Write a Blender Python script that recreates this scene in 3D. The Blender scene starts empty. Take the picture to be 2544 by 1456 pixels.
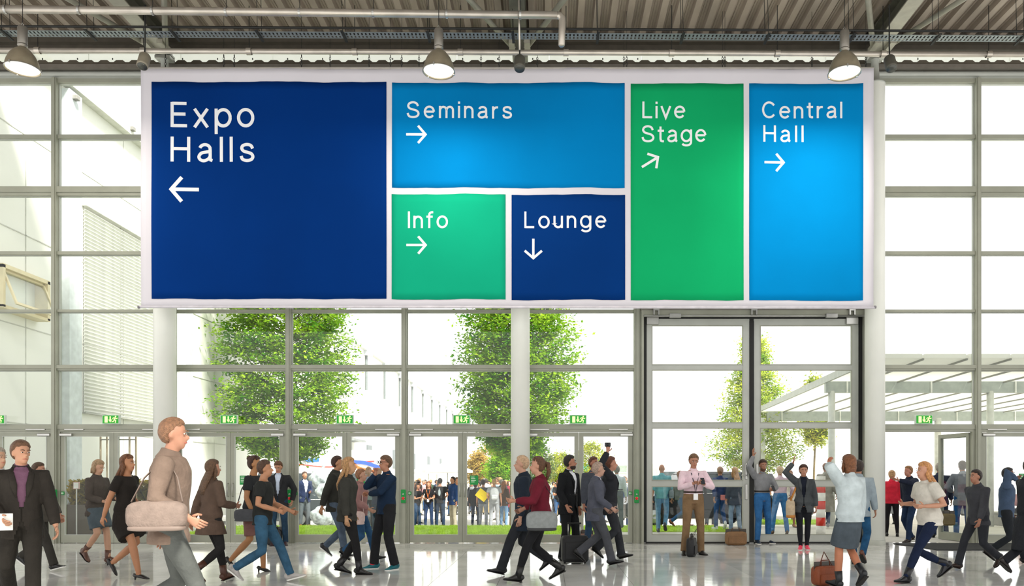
import bpy, math, random
import numpy as np
from mathutils import Vector, Matrix
R = math.radians
random.seed(7)
SC = bpy.context.scene
COL = SC.collection

# ------------------------------------------------------------------ camera, world, sun, exposure
F = 2000.0                      # focal length in pixels of a 2544 px wide frame
VX, VY, EYE = 1365.0, 1190.0, 1.4
cam_data = bpy.data.cameras.new('camera')
cam_data.sensor_width = 36.0
cam_data.lens = 36.0 * F / 2544.0
cam_data.shift_x = (1272.0 - VX) / 2544.0
cam_data.shift_y = (VY - 728.0) / 2544.0
cam_data.clip_end = 500
cam = bpy.data.objects.new('camera', cam_data)
COL.objects.link(cam)
cam.location = (0, 0, EYE)
cam.rotation_euler = (R(90), 0, 0)
SC.camera = cam
world = bpy.data.worlds.new('overcast_sky')
SC.world = world
world.use_nodes = True
bg = world.node_tree.nodes['Background']
bg.inputs[0].default_value = (1.0, 0.985, 0.955, 1)
bg.inputs[1].default_value = 1.0
sun_data = bpy.data.lights.new('sun', 'SUN')
sun_data.energy = 6.0
sun_data.angle = R(12)
sun_data.color = (1.0, 0.95, 0.84)
sun = bpy.data.objects.new('sun', sun_data)
COL.objects.link(sun)
sun.rotation_euler = Vector((0.50, -0.62, 0.95)).to_track_quat('Z', 'Y').to_euler()
SC.view_settings.view_transform = 'Standard'
SC.view_settings.look = 'None'
SC.view_settings.gamma = 1
SC.view_settings.use_curve_mapping = False
SC.view_settings.exposure = 0.95
SC.cycles.transparent_max_bounces = 24
SC.cycles.max_bounces = 7
SC.cycles.sample_clamp_indirect = 6

# ------------------------------------------------------------------ helpers
def lin(h):
    h = h.lstrip('#')
    c = [int(h[i:i + 2], 16) / 255 for i in (0, 2, 4)]
    return tuple(x / 12.92 if x <= .04045 else ((x + .055) / 1.055) ** 2.4 for x in c) + (1,)

_mats = {}
def mat(hexc, rough=.6, metal=0., var=.10, scale=6., bump=0., bscale=80., spec=.4, stretch=(1, 1, 1), key=''):
    k = (hexc, rough, metal, var, scale, bump, bscale, spec, stretch, key)
    if k in _mats: return _mats[k]
    m = bpy.data.materials.new('surface_' + hexc.strip('#'))
    m.use_nodes = True
    nt = m.node_tree; N = nt.nodes; L = nt.links
    b = N['Principled BSDF']
    b.inputs['Roughness'].default_value = rough
    b.inputs['Metallic'].default_value = metal
    b.inputs['Specular IOR Level'].default_value = spec
    tc = N.new('ShaderNodeTexCoord'); mp = N.new('ShaderNodeMapping')
    mp.inputs['Scale'].default_value = stretch
    L.new(tc.outputs['Object'], mp.inputs[0])
    n1 = N.new('ShaderNodeTexNoise'); n1.inputs['Scale'].default_value = scale; n1.inputs['Detail'].default_value = 3
    L.new(mp.outputs[0], n1.inputs['Vector'])
    c = lin(hexc)
    rp = N.new('ShaderNodeValToRGB')
    rp.color_ramp.elements[0].position = .3; rp.color_ramp.elements[1].position = .7
    rp.color_ramp.elements[0].color = tuple(x * (1 - var) for x in c[:3]) + (1,)
    rp.color_ramp.elements[1].color = tuple(min(1, x * (1 + var)) for x in c[:3]) + (1,)
    L.new(n1.outputs['Fac'], rp.inputs[0]); L.new(rp.outputs[0], b.inputs['Base Color'])
    if bump:
        n2 = N.new('ShaderNodeTexNoise'); n2.inputs['Scale'].default_value = bscale; n2.inputs['Detail'].default_value = 4
        L.new(mp.outputs[0], n2.inputs['Vector'])
        bp = N.new('ShaderNodeBump'); bp.inputs['Strength'].default_value = bump; bp.inputs['Distance'].default_value = .02
        L.new(n2.outputs['Fac'], bp.inputs['Height']); L.new(bp.outputs[0], b.inputs['Normal'])
    _mats[k] = m
    return m
def cloth(h): return mat(h, .85, 0, .16, 7., .55, 22., .2)
def denim(h): return mat(h, .85, 0, .28, 9., .45, 26., .2)
def skinm(h): return mat(h, .5, 0, .06, 12., .0, 40., .35)
def hairm(h): return mat(h, .5, 0, .35, 40., .8, 90., .4)
def emit(hexc, s):
    m = bpy.data.materials.new('glow_' + hexc.strip('#')); m.use_nodes = True
    b = m.node_tree.nodes['Principled BSDF']
    b.inputs['Base Color'].default_value = lin(hexc)
    b.inputs['Emission Color'].default_value = lin(hexc); b.inputs['Emission Strength'].default_value = s
    return m
def glassm(tint, refl=.05):
    m = bpy.data.materials.new('clear_glass'); m.use_nodes = True
    nt = m.node_tree; N = nt.nodes; L = nt.links
    for n in list(N): N.remove(n)
    o = N.new('ShaderNodeOutputMaterial'); t = N.new('ShaderNodeBsdfTransparent'); t.inputs[0].default_value = lin(tint)
    g = N.new('ShaderNodeBsdfGlossy'); g.inputs['Roughness'].default_value = .02
    fr = N.new('ShaderNodeFresnel'); ge = N.new('ShaderNodeNewGeometry'); mi = N.new('ShaderNodeMath'); mi.operation = 'MULTIPLY_ADD'
    mi.inputs[1].default_value = 1 / 1.33 - 1.33; mi.inputs[2].default_value = 1.33
    L.new(ge.outputs['Backfacing'], mi.inputs[0]); L.new(mi.outputs[0], fr.inputs['IOR'])
    mx = N.new('ShaderNodeMixShader')
    L.new(fr.outputs[0], mx.inputs[0]); L.new(t.outputs[0], mx.inputs[1]); L.new(g.outputs[0], mx.inputs[2]); L.new(mx.outputs[0], o.inputs[0])
    return m
GLASS = glassm('#fbfdfc')

class MB:
    def __init__(s): s.v = []; s.f = []; s.m = []
    def add(s, vs, fs, mi=0):
        o = len(s.v); s.v.extend([tuple(map(float, p)) for p in vs])
        s.f.extend([tuple(i + o for i in f) for f in fs]); s.m.extend([mi] * len(fs)); return s
    def box(s, x0, x1, y0, y1, z0, z1, mi=0, M=None):
        vs = [Vector((x, y, z)) for z in (z0, z1) for y in (y0, y1) for x in (x0, x1)]
        if M is not None: vs = [M @ p for p in vs]
        return s.add(vs, [(0, 2, 3, 1), (4, 5, 7, 6), (0, 1, 5, 4), (2, 6, 7, 3), (0, 4, 6, 2), (1, 3, 7, 5)], mi)
    def bbox(s, x0, x1, y0, y1, z0, z1, b=.01, mi=0):
        """box with its vertical edges and top softened"""
        n = []
        for (cx, cy, a) in ((x1 - b, y1 - b, 0), (x0 + b, y1 - b, 90), (x0 + b, y0 + b, 180), (x1 - b, y0 + b, 270)):
            for k in range(3): n.append((cx + b * math.cos(R(a + 45 * k)), cy + b * math.sin(R(a + 45 * k))))
        cx, cy = (x0 + x1) / 2, (y0 + y1) / 2
        def ring(z, ins): return [(cx + (p[0] - cx) * (1 - ins / max(1e-4, abs(x1 - x0) / 2)), cy + (p[1] - cy) * (1 - ins / max(1e-4, abs(y1 - y0) / 2)), z) for p in n]
        rings = [ring(z0, b * .6), ring(z0 + b, 0), ring(z1 - b, 0), ring(z1, b * .6)]
        vs = sum(rings, []); N = 12; fs = []
        for r in range(3):
            for i in range(N): fs.append((r * N + i, r * N + (i + 1) % N, (r + 1) * N + (i + 1) % N, (r + 1) * N + i))
        fs.append(tuple(range(N))[::-1]); fs.append(tuple(range(3 * N, 4 * N)))
        return s.add(vs, fs, mi)
    def loft(s, pts, ra, rb=None, side=None, n=10, mi=0, cap=True):
        pts = [Vector(p) for p in pts]; k = len(pts)
        if not hasattr(ra, '__len__'): ra = [ra] * k
        if rb is None: rb = ra
        if not hasattr(rb, '__len__'): rb = [rb] * k
        vs = []; S = None
        for i in range(k):
            t = (pts[min(i + 1, k - 1)] - pts[max(i - 1, 0)])
            if t.length < 1e-9: t = Vector((0, 0, 1))
            t.normalize()
            if side is not None: S0 = Vector(side)
            elif S is not None: S0 = S
            else: S0 = Vector((1, 0, 0)) if abs(t.x) < .9 else Vector((0, 1, 0))
            S = S0 - t * S0.dot(t)
            if S.length < 1e-5: S = t.orthogonal()
            S.normalize(); B = t.cross(S)
            for j in range(n):
                a = 2 * math.pi * j / n
                vs.append(pts[i] + S * (ra[i] * math.cos(a)) + B * (rb[i] * math.sin(a)))
        fs = []
        for i in range(k - 1):
            for j in range(n):
                fs.append((i * n + j, i * n + (j + 1) % n, (i + 1) * n + (j + 1) % n, (i + 1) * n + j))
        if cap:
            fs.append(tuple(range(n))[::-1]); fs.append(tuple(range((k - 1) * n, k * n)))
        return s.add(vs, fs, mi)
    def ell(s, c, r, n=14, m=9, rot=None, mi=0):
        c = Vector(c); vs = []
        for i in range(m + 1):
            th = math.pi * i / m
            for j in range(n):
                ph = 2 * math.pi * j / n
                p = Vector((r[0] * math.sin(th) * math.cos(ph), r[1] * math.sin(th) * math.sin(ph), -r[2] * math.cos(th)))
                if rot is not None: p = rot @ p
                vs.append(c + p)
        fs = []
        for i in range(m):
            for j in range(n):
                q = (i * n + j, i * n + (j + 1) % n, (i + 1) * n + (j + 1) % n, (i + 1) * n + j)
                fs.append(q)
        return s.add(vs, fs, mi)
    def lathe(s, c, prof, n=20, mi=0, M=None, closed=False):
        c = Vector(c); vs = []
        for (r, z) in prof:
            for j in range(n):
                p = Vector((r * math.cos(2 * math.pi * j / n), r * math.sin(2 * math.pi * j / n), z))
                vs.append(c + (M @ p if M is not None else p))
        k = len(prof); fs = []
        for i in range(k - 1):
            for j in range(n): fs.append((i * n + j, i * n + (j + 1) % n, (i + 1) * n + (j + 1) % n, (i + 1) * n + j))
        if closed: fs.append(tuple(range(n))[::-1]); fs.append(tuple(range((k - 1) * n, k * n)))
        return s.add(vs, fs, mi)
    def prism(s, poly, a0, a1, axis='y', mi=0):
        """poly of 2D points extruded; axis y: (x,z), axis z: (x,y), axis x: (y,z)"""
        n = len(poly)
        def P(p, a): return (p[0], a, p[1]) if axis == 'y' else ((p[0], p[1], a) if axis == 'z' else (a, p[0], p[1]))
        vs = [P(p, a0) for p in poly] + [P(p, a1) for p in poly]
        fs = [(i, (i + 1) % n, (i + 1) % n + n, i + n) for i in range(n)] + [tuple(range(n))[::-1], tuple(range(n, 2 * n))]
        return s.add(vs, fs, mi)
    def stroke(s, pts, w, y0, y1, mi=0, fn=None):
        """constant-width mitred ribbon in the xz plane, given thickness along y"""
        P = [Vector((p[0], p[1])) for p in pts]; n = len(P); Lf = []; Rt = []
        for i in range(n):
            d0 = (P[i] - P[i - 1]).normalized() if i > 0 else None
            d1 = (P[i + 1] - P[i]).normalized() if i < n - 1 else None
            if d0 is None: d0 = d1
            if d1 is None: d1 = d0
            nn = Vector((-(d0.y + d1.y), d0.x + d1.x)).normalized()
            c = max(.35, nn.dot(Vector((-d0.y, d0.x))))
            Lf.append(P[i] + nn * w / 2 / c); Rt.append(P[i] - nn * w / 2 / c)
        vs = []
        for a, b in zip(Lf, Rt):
            vs += [(a.x, y0, a.y), (b.x, y0, b.y), (b.x, y1, b.y), (a.x, y1, a.y)]
        if fn: vs = [fn(v) for v in vs]
        fs = []
        for i in range(n - 1):
            for j in range(4): fs.append((i * 4 + j, i * 4 + (j + 1) % 4, i * 4 + 4 + (j + 1) % 4, i * 4 + 4 + j))
        fs += [(3, 2, 1, 0), (n * 4 - 4, n * 4 - 3, n * 4 - 2, n * 4 - 1)]
        return s.add(vs, fs, mi)
    def mesh(s, name='mesh'):
        me = bpy.data.meshes.new(name); me.from_pydata(s.v, [], s.f); me.polygons.foreach_set('material_index', s.m); me.update(); return me
    def build(s, name, mats, parent=None, smooth=False, recalc=True):
        me = s.mesh(name)
        if recalc: fixn(me)
        return link(name, me, mats, parent, smooth)

def fixn(me):
    import bmesh
    bm = bmesh.new(); bm.from_mesh(me); bmesh.ops.recalc_face_normals(bm, faces=bm.faces); bm.to_mesh(me); bm.free()
def link(name, me, mats, parent=None, smooth=False):
    o = bpy.data.objects.new(name, me); COL.objects.link(o)
    for m in (mats if isinstance(mats, (list, tuple)) else [mats]): me.materials.append(m)
    if smooth: me.polygons.foreach_set('use_smooth', [True] * len(me.polygons))
    if parent is not None: o.parent = parent
    return o
def tag(o, label=None, cat=None, group=None, kind=None):
    if label: o['label'] = label
    if cat: o['category'] = cat
    if group: o['group'] = group
    if kind: o['kind'] = kind
    return o
def thing(name, label, cat, loc=(0, 0, 0), rz=0, group=None, kind=None):
    o = bpy.data.objects.new(name, None); COL.objects.link(o); o.empty_display_size = .1
    o.location = loc; o.rotation_euler = (0, 0, rz)
    return tag(o, label, cat, group, kind)
def dup(root, loc=None, rz=None, label=None, group=None):
    r = root.copy(); COL.objects.link(r)
    if loc is not None: r.location = loc
    if rz is not None: r.rotation_euler = (0, 0, rz)
    if label: r['label'] = label
    if group: r['group'] = group
    for ch in list(root.children):
        c = ch.copy(); COL.objects.link(c); c.parent = r
        for g in list(ch.children):
            d = g.copy(); COL.objects.link(d); d.parent = c
    return r
_tmp = bpy.data.collections.new('work')
def remesh(mb, voxel, smooth=2, wrinkle=0, cut=None):
    me = mb.mesh('work')
    o = bpy.data.objects.new('work', me); COL.objects.link(o)
    md = o.modifiers.new('r', 'REMESH'); md.mode = 'VOXEL'; md.voxel_size = voxel
    if smooth:
        ms = o.modifiers.new('s', 'SMOOTH'); ms.factor = .5; ms.iterations = smooth
    dg = bpy.context.evaluated_depsgraph_get()
    new = bpy.data.meshes.new_from_object(o.evaluated_get(dg), depsgraph=dg)
    bpy.data.objects.remove(o); bpy.data.meshes.remove(me)
    if cut is not None:
        import bmesh
        bm = bmesh.new(); bm.from_mesh(new)
        kill = [f for f in bm.faces if cut(f.calc_center_median())]
        bmesh.ops.delete(bm, geom=kill, context='FACES'); bm.to_mesh(new); bm.free()
    new.materials.clear()
    return new
def XW(px, Y): return (px - VX) * Y / F
def ZW(py, Y): return EYE + (VY - py) * Y / F
def gz(Y): return 0. if Y < 24 else max(-.33, -.33 * (Y - 24) / 5)
# ------------------------------------------------------------------ structure: floor, facade, ceiling
FY = 17.6                                   # plane of the glass front
S_ = F / FY
def fx(px): return (px - VX) / S_
def fz(py): return EYE + (VY - py) / S_
FRAME = mat('#949689', .5, .1, .06, 3., .05, 40.)
FRAMEL = mat('#a8aba5', .45, .15, .05, 3.)
DARKG = mat('#1c1d1c', .7, 0, .1)
STEEL = mat('#b5b5b2', .32, .8, .08, 5.)
BRONZE = mat('#85817a', .4, .6, .1)
WHITEP = mat('#d3d5cf', .5, 0, .03, 2.)
# polished stone floor, tile by tile
def tile_material():
    m = bpy.data.materials.new('polished_stone'); m.use_nodes = True
    nt = m.node_tree; N = nt.nodes; L = nt.links; b = N['Principled BSDF']
    tc = N.new('ShaderNodeTexCoord'); oi = N.new('ShaderNodeObjectInfo')
    n1 = N.new('ShaderNodeTexNoise'); n1.inputs['Scale'].default_value = 1.3; n1.inputs['Detail'].default_value = 6
    n2 = N.new('ShaderNodeTexNoise'); n2.inputs['Scale'].default_value = 90; n2.inputs['Detail'].default_value = 2
    geo = N.new('ShaderNodeNewGeometry')
    L.new(geo.outputs['Position'], n1.inputs['Vector']); L.new(geo.outputs['Position'], n2.inputs['Vector'])
    rp = N.new('ShaderNodeValToRGB'); rp.color_ramp.elements[0].color = lin('#c2c3c1'); rp.color_ramp.elements[1].color = lin('#dcdcda')
    rp.color_ramp.elements[0].position = .35; rp.color_ramp.elements[1].position = .65
    ad = N.new('ShaderNodeMath'); ad.operation = 'ADD'; ml = N.new('ShaderNodeMath'); ml.operation = 'MULTIPLY_ADD'
    ml.inputs[1].default_value = .3; ml.inputs[2].default_value = -.15
    L.new(n2.outputs['Fac'], ml.inputs[0]); L.new(n1.outputs['Fac'], ad.inputs[0]); L.new(ml.outputs[0], ad.inputs[1])
    m3 = N.new('ShaderNodeMath'); m3.operation = 'MULTIPLY_ADD'; m3.inputs[1].default_value = .22; m3.inputs[2].default_value = -.11
    L.new(oi.outputs['Random'], m3.inputs[0])
    a2 = N.new('ShaderNodeMath'); a2.operation = 'ADD'; L.new(ad.outputs[0], a2.inputs[0]); L.new(m3.outputs[0], a2.inputs[1])
    L.new(a2.outputs[0], rp.inputs[0]); L.new(rp.outputs[0], b.inputs['Base Color'])
    b.inputs['Roughness'].default_value = .07
    b.inputs['IOR'].default_value = 1.9
    bp = N.new('ShaderNodeBump'); bp.inputs['Strength'].default_value = .03; bp.inputs['Distance'].default_value = .02
    n4 = N.new('ShaderNodeTexNoise'); n4.inputs['Scale'].default_value = 5; L.new(geo.outputs['Position'], n4.inputs['Vector'])
    L.new(n4.outputs['Fac'], bp.inputs['Height']); L.new(bp.outputs[0], b.inputs['Normal'])
    return m
TILE = tile_material()
floor = thing('floor', 'polished light grey stone tile floor of the entrance hall', None, kind='structure')
MB().box(-16.2, 16.2, -2, 17.75, -.2, -.012).build('floor_bed', mat('#55544f', .8), floor)
ts = .9
tm = MB().box(0, ts - .004, 0, ts - .004, -.02, 0).mesh('tile'); fixn(tm); tm.materials.append(TILE)
rest = MB(); ntile = 0
yy = 17.75 - ts
while yy > -2:
    for i in range(-18, 18):
        x0 = i * ts + .21
        vis = abs((x0 + .45) / (yy + .9)) < .74 and yy > 8.6
        if vis and ntile < 290:
            o = bpy.data.objects.new('tile', tm); COL.objects.link(o); o.parent = floor; o.location = (x0, yy, 0); ntile += 1
        else: rest.box(x0, x0 + ts - .004, yy, yy + ts - .004, -.02, 0)
    yy -= ts
tag(rest.build('tile_field', TILE, floor), kind='stuff')

# facade
wall = thing('wall_back', 'tall glazed entrance front with grey metal mullions and transoms', None, kind='structure')
MULL = [-15.95, -13.28, (142 - VX) / S_, (430 - VX) / S_, (720 - VX) / S_, (1006 - VX) / S_, (1293 - VX) / S_, (1583 - VX) / S_, (1866 - VX) / S_, (2150 - VX) / S_, (2424 - VX) / S_, 11.85, 14.4, 16.1]
ROWS = [fz(1061), fz(915), fz(774), fz(631), fz(478), fz(343), fz(205)]
THK = [.10, .12, .055, .075, .20, .085, .09]
BIGD = 7        # index of the bay where the tall gate starts (two bays)
for i, x in enumerate(MULL):
    z0 = 0
    if i == BIGD + 1: z0 = fz(774)
    w = .055 if i not in (BIGD, BIGD + 2) else .075
    o = MB().box(x - w, x + w, FY - .13, FY + .07, z0, fz(200)).box(x - w * .5, x + w * .5, FY - .15, FY - .13, z0, fz(200)).build('mullion', FRAME, wall)
for i in range(len(MULL) - 1):
    for j, z in enumerate(ROWS):
        if i in (BIGD, BIGD + 1) and j < 2: continue
        h = THK[j] / 2
        x0, x1 = MULL[i] + .055, MULL[i + 1] - .055
        m = MB().box(x0, x1, FY - .09, FY + .06, z - h, z + h)
        if j in (1, 4): m.box(x0, x1, FY - .125, FY - .09, z - h * .35, z + h * .9)
        m.build('transom', FRAME, wall)
# windows: panes above the doors
wn = 0
for i in range(len(MULL) - 1):
    wn += 1
    w = thing('window_%d' % wn, 'column of clear panes in the glass front', None, kind='structure')
    x0, x1 = MULL[i] + .05, MULL[i + 1] - .05
    for j in range(6):
        if i in (BIGD, BIGD + 1) and j < 2: continue
        z0, z1 = ROWS[j] + THK[j] / 2 - .01, ROWS[j + 1] - THK[j + 1] / 2 + .01
        MB().box(x0, x1, FY - .01, FY, z0, z1).build('pane', GLASS, w)
        b = MB(); t = .022
        b.box(x0, x0 + t, FY - .03, FY + .02, z0, z1).box(x1 - t, x1, FY - .03, FY + .02, z0, z1).box(x0 + t, x1 - t, FY - .03, FY + .02, z0, z0 + t).box(x0 + t, x1 - t, FY - .03, FY + .02, z1 - t, z1)
        b.build('glazing_bead', FRAMEL, w)

def leaf(parent, x0, x1, z0, z1, side, Y=FY, st=.085, rail=.165, closer=True):
    lf = MB()
    lf.box(x0, x0 + st, Y - .05, Y + .02, z0, z1).box(x1 - st, x1, Y - .05, Y + .02, z0, z1)
    lf.box(x0 + st, x1 - st, Y - .05, Y + .02, z1 - st, z1).box(x0 + st, x1 - st, Y - .05, Y + .02, z0, z0 + rail)
    o = lf.build('door_leaf', FRAME, parent)
    MB().box(x0 + st, x1 - st, Y - .02, Y - .01, z0 + rail, z1 - st).build('glass_pane', GLASS, o)
    b = MB(); t = .014
    a0, a1, c0, c1 = x0 + st, x1 - st, z0 + rail, z1 - st
    b.box(a0, a0 + t, Y - .055, Y - .03, c0, c1).box(a1 - t, a1, Y - .055, Y - .03, c0, c1).box(a0 + t, a1 - t, Y - .055, Y - .03, c0, c0 + t).box(a0 + t, a1 - t, Y - .055, Y - .03, c1 - t, c1)
    b.build('glazing_bead', FRAMEL, o)
    xh = x1 - .05 if side < 0 else x0 + .05            # meeting stile side
    MB().loft([(xh, Y - .055, 1.02), (xh, Y - .10, 1.02), (xh, Y - .10, 1.30), (xh, Y - .055, 1.30)], .010, n=8).build('door_handle', STEEL, o, True)
    if closer:
        cx0 = x0 - .005 if side < 0 else x1 - .265
        ax0 = x0 + .10 if side < 0 else x1 - .52
        MB().bbox(cx0, cx0 + .27, Y - .11, Y - .05, z1 - .085, z1 - .03, .008).build('door_closer', STEEL, o)
        MB().bbox(ax0, ax0 + .42, Y - .10, Y - .075, z1 + .045, z1 + .07, .005).build('closer_arm', STEEL, o)
    return o
def running_man(mb, cx, cz, s, y0, y1, mi):
    def st(pts, w): mb.stroke([(cx + p[0] * s, cz + p[1] * s) for p in pts], w * s, y0, y1, mi)
    mb.prism([(cx + (.10 + .09 * math.cos(R(a))) * s, cz + (.36 + .09 * math.sin(R(a))) * s) for a in range(0, 360, 36)], y0, y1, 'y', mi)
    st([(.04, .24), (-.08, -.08)], .17)
    st([(.02, .22), (.22, .10), (.34, .18)], .08)
    st([(0, .22), (-.20, .20), (-.28, .04)], .08)
    st([(-.08, -.06), (.12, -.14), (.06, -.42)], .10)
    st([(-.08, -.04), (-.18, -.26), (-.40, -.30)], .10)
EXITG = emit('#0d8a1c', .28); EXITW = emit('#eef5a0', .42)
def exit_sign(px, label):
    Y = FY - .19; x = (px - VX) * Y / F; z0 = ROWS[0] + .05
    t = thing('exit_sign', label, 'exit sign', (x, Y, z0), 0, 'green exit signs on the door transom')
    MB().bbox(-.185, .185, -.02, .055, 0, .20, .008).build('housing', mat('#c9d2c9', .4), t)
    f = MB().box(-.170, .170, -.026, -.020, .015, .185).build('sign_face', EXITG, t)
    p = MB()
    p.box(-.125, -.06, -.029, -.026, .035, .165)
    p.stroke([(-.005, .165), (-.005, .08)], .026, -.029, -.026).prism([(-.042, .095), (-.005, .035), (.032, .095)], -.029, -.026)
    running_man(p, .095, .10, .17, -.029, -.026, 0)
    p.build('pictogram', EXITW, f)
GREEN = mat('#0b8a3c', .45); RED = mat('#d3282a', .4)
def door_box(px, label):
    Y = FY - .135; x = (px - VX) * Y / F; z = 1.05
    t = thing('emergency_door_release', label, 'door release', (x, Y, z), 0, 'green emergency door releases on the mullions')
    MB().bbox(-.05, .05, -.075, 0, -.17, .12, .01).build('housing', GREEN, t)
    M = Matrix.Rotation(R(90), 3, 'X')
    MB().lathe((0, -.075, -.07), [(.032, 0), (.032, .012), (.02, .02), (.001, .02)], 16, M=M).build('push_button', RED, t, True)
    MB().box(-.03, .03, -.077, -.075, -.10, -.04).build('button_plate', mat('#e6dccf', .5), t)
    MB().lathe((0, -.075, .02), [(.018, 0), (.018, .02), (.001, .022)], 12, M=M).build('key_switch', STEEL, t, True)
doorlab = {0: 'outermost double door pair at the far left, cut by the frame', 1: 'double glass doors left of the left column', 2: 'double glass doors right of the left column', 3: 'double glass doors under the dark blue banner field', 4: 'double glass doors left of the centre column', 5: 'double glass doors right of the centre column'}
dn = 0
HD = 2.345 + .085
for i in range(len(MULL) - 1):
    if i in (BIGD, BIGD + 1): continue
    dn += 1
    d = thing('door_%d' % dn, 'grey metal framed glass doors in bay %d of the front' % dn, None, kind='structure')
    x0, x1 = MULL[i] + .055, MULL[i + 1] - .055
    zt = ROWS[0] - .05
    fr = MB().box(x0, x0 + .05, FY - .07, FY + .04, 0, zt).box(x1 - .05, x1, FY - .07, FY + .04, 0, zt).box(x0 + .05, x1 - .05, FY - .07, FY + .04, HD, zt)
    fr.build('door_frame', FRAME, d)
    if i == BIGD + 2:        # stands open: both leaves are swung out
        for sgn, xh in ((1, x0 + .06), (-1, x1 - .06)):
            w = (x1 - x0) / 2 - .05
            lf = leaf(d, 0, w, .01, HD - .01, -1, 0, closer=False)
            lf.location = (xh, FY + .05, 0); lf.rotation_euler = (0, 0, R(82 if sgn > 0 else 97))
        continue
    xm = (x0 + x1) / 2
    leaf(d, x0 + .055, xm - .003, .01, HD - .01, -1)
    leaf(d, xm + .003, x1 - .055, .01, HD - .01, 1)
for px, lb in ((-8, 'lit green exit sign cut by the left edge of the view'), (276, 'lit green exit sign over the doors left of the left column'), (569, 'lit green exit sign just right of the left column'), (857, 'lit green exit sign above the man in the dark blue shirt'),
               (1147, 'lit green exit sign just left of the centre column'), (1436, 'lit green exit sign just right of the centre column'), (2295, 'lit green exit sign above the open doorway right of the right column')):
    exit_sign(px, lb)
for px, lb in ((137, 'green emergency door release with red button on the far left mullion'), (722, 'green emergency door release with red button behind the man in the blazer'), (1003, 'green emergency door release with red button beside the man in the dark blue shirt'), (1581, 'green emergency door release with red button on the mullion left of the tall gate'), (2432, 'green emergency door release with red button right of the open doorway')):
    door_box(px, lb)
# small green notices on the glass
def notice(px, py, label, w=.09, h=.10, lines=4):
    Y = FY - .032; x = (px - VX) * Y / F; z = EYE + (VY - py) * Y / F
    t = thing('door_notice', label, 'notice', (x, Y, z), 0, 'small green notices on the door glass')
    f = MB().box(-w, w, -.003, 0, -h, h).build('notice_plate', GREEN, t)
    p = MB()
    for k in range(lines): p.box(-w * .75, w * (.1 + .5 * ((k * 7) % 3) / 3), -.0045, -.003, h * (.62 - .36 * k), h * (.62 - .36 * k) + h * .12)
    p.build('printed_line', mat('#d5ead2', .6), f)
notice(1178, 1193, 'small green notice on the glass under the centre left exit sign')
notice(897, 1193, 'small green notice on the glass left of the man in dark blue')
notice(606, 1193, 'small green notice on the glass behind the black T-shirt walkers')
notice(2541, 1188, 'small green notice on the glass at the far right edge')
for px, s in ((156, 1), (735, -1), (1018, -1), (1566, -1)):
    Y = FY - .075; x = (px - VX) * Y / F
    t = thing('push_sign', {156: 'tiny green arrow sticker beside the far left door release', 735: 'tiny green arrow sticker right of the man in the blazer', 1018: 'tiny green arrow sticker right of the man in dark blue', 1566: 'tiny green arrow sticker left of the gate door release'}[px], 'sticker', (x, Y, 1.09), 0, 'tiny green arrow stickers on the door frames')
    MB().box(-.035, .035, -.003, 0, -.035, .035).build('sticker_face', GREEN, t)
    MB().box(-.026, -.006, -.0045, -.003, -.02, .02).stroke([(.002, .018), (.018, 0), (.002, -.018)], .007, -.0045, -.003).build('printed_arrow', mat('#e5efe0', .6), t)

# tall gate with two glazed leaves
gate = thing('door_20', 'tall two leaf glazed gate with black rubber seals', None, kind='structure')
gx0, gx1 = fx(1591), fx(2142)
gzt = fz(776)
G = FRAMEL
g = MB(); g.box(gx0, gx0 + .05, FY - .22, FY + .05, 0, gzt).box(gx1 - .05, gx1, FY - .22, FY + .05, 0, gzt).box(gx0 + .05, gx1 - .05, FY - .22, FY + .05, gzt - .10, gzt)
g.build('gate_frame', FRAME, gate)
MB().box(gx0 + .05, gx0 + .12, FY - .14, FY - .02, .02, gzt - .1).box(gx1 - .12, gx1 - .05, FY - .14, FY - .02, .02, gzt - .1).box(gx0 + .12, gx1 - .12, FY - .12, FY - .02, gzt - .22, gzt - .1).box(fx(1858) - .0, fx(1869), FY - .15, FY - .02, .02, gzt - .22).build('rubber_seal', DARKG, gate)
MB().loft([(gx0 + .05, FY - .25, gzt - .13), (gx1 - .05, FY - .25, gzt - .13)], .022, n=8).build('track_rail', STEEL, gate, True)
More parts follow.
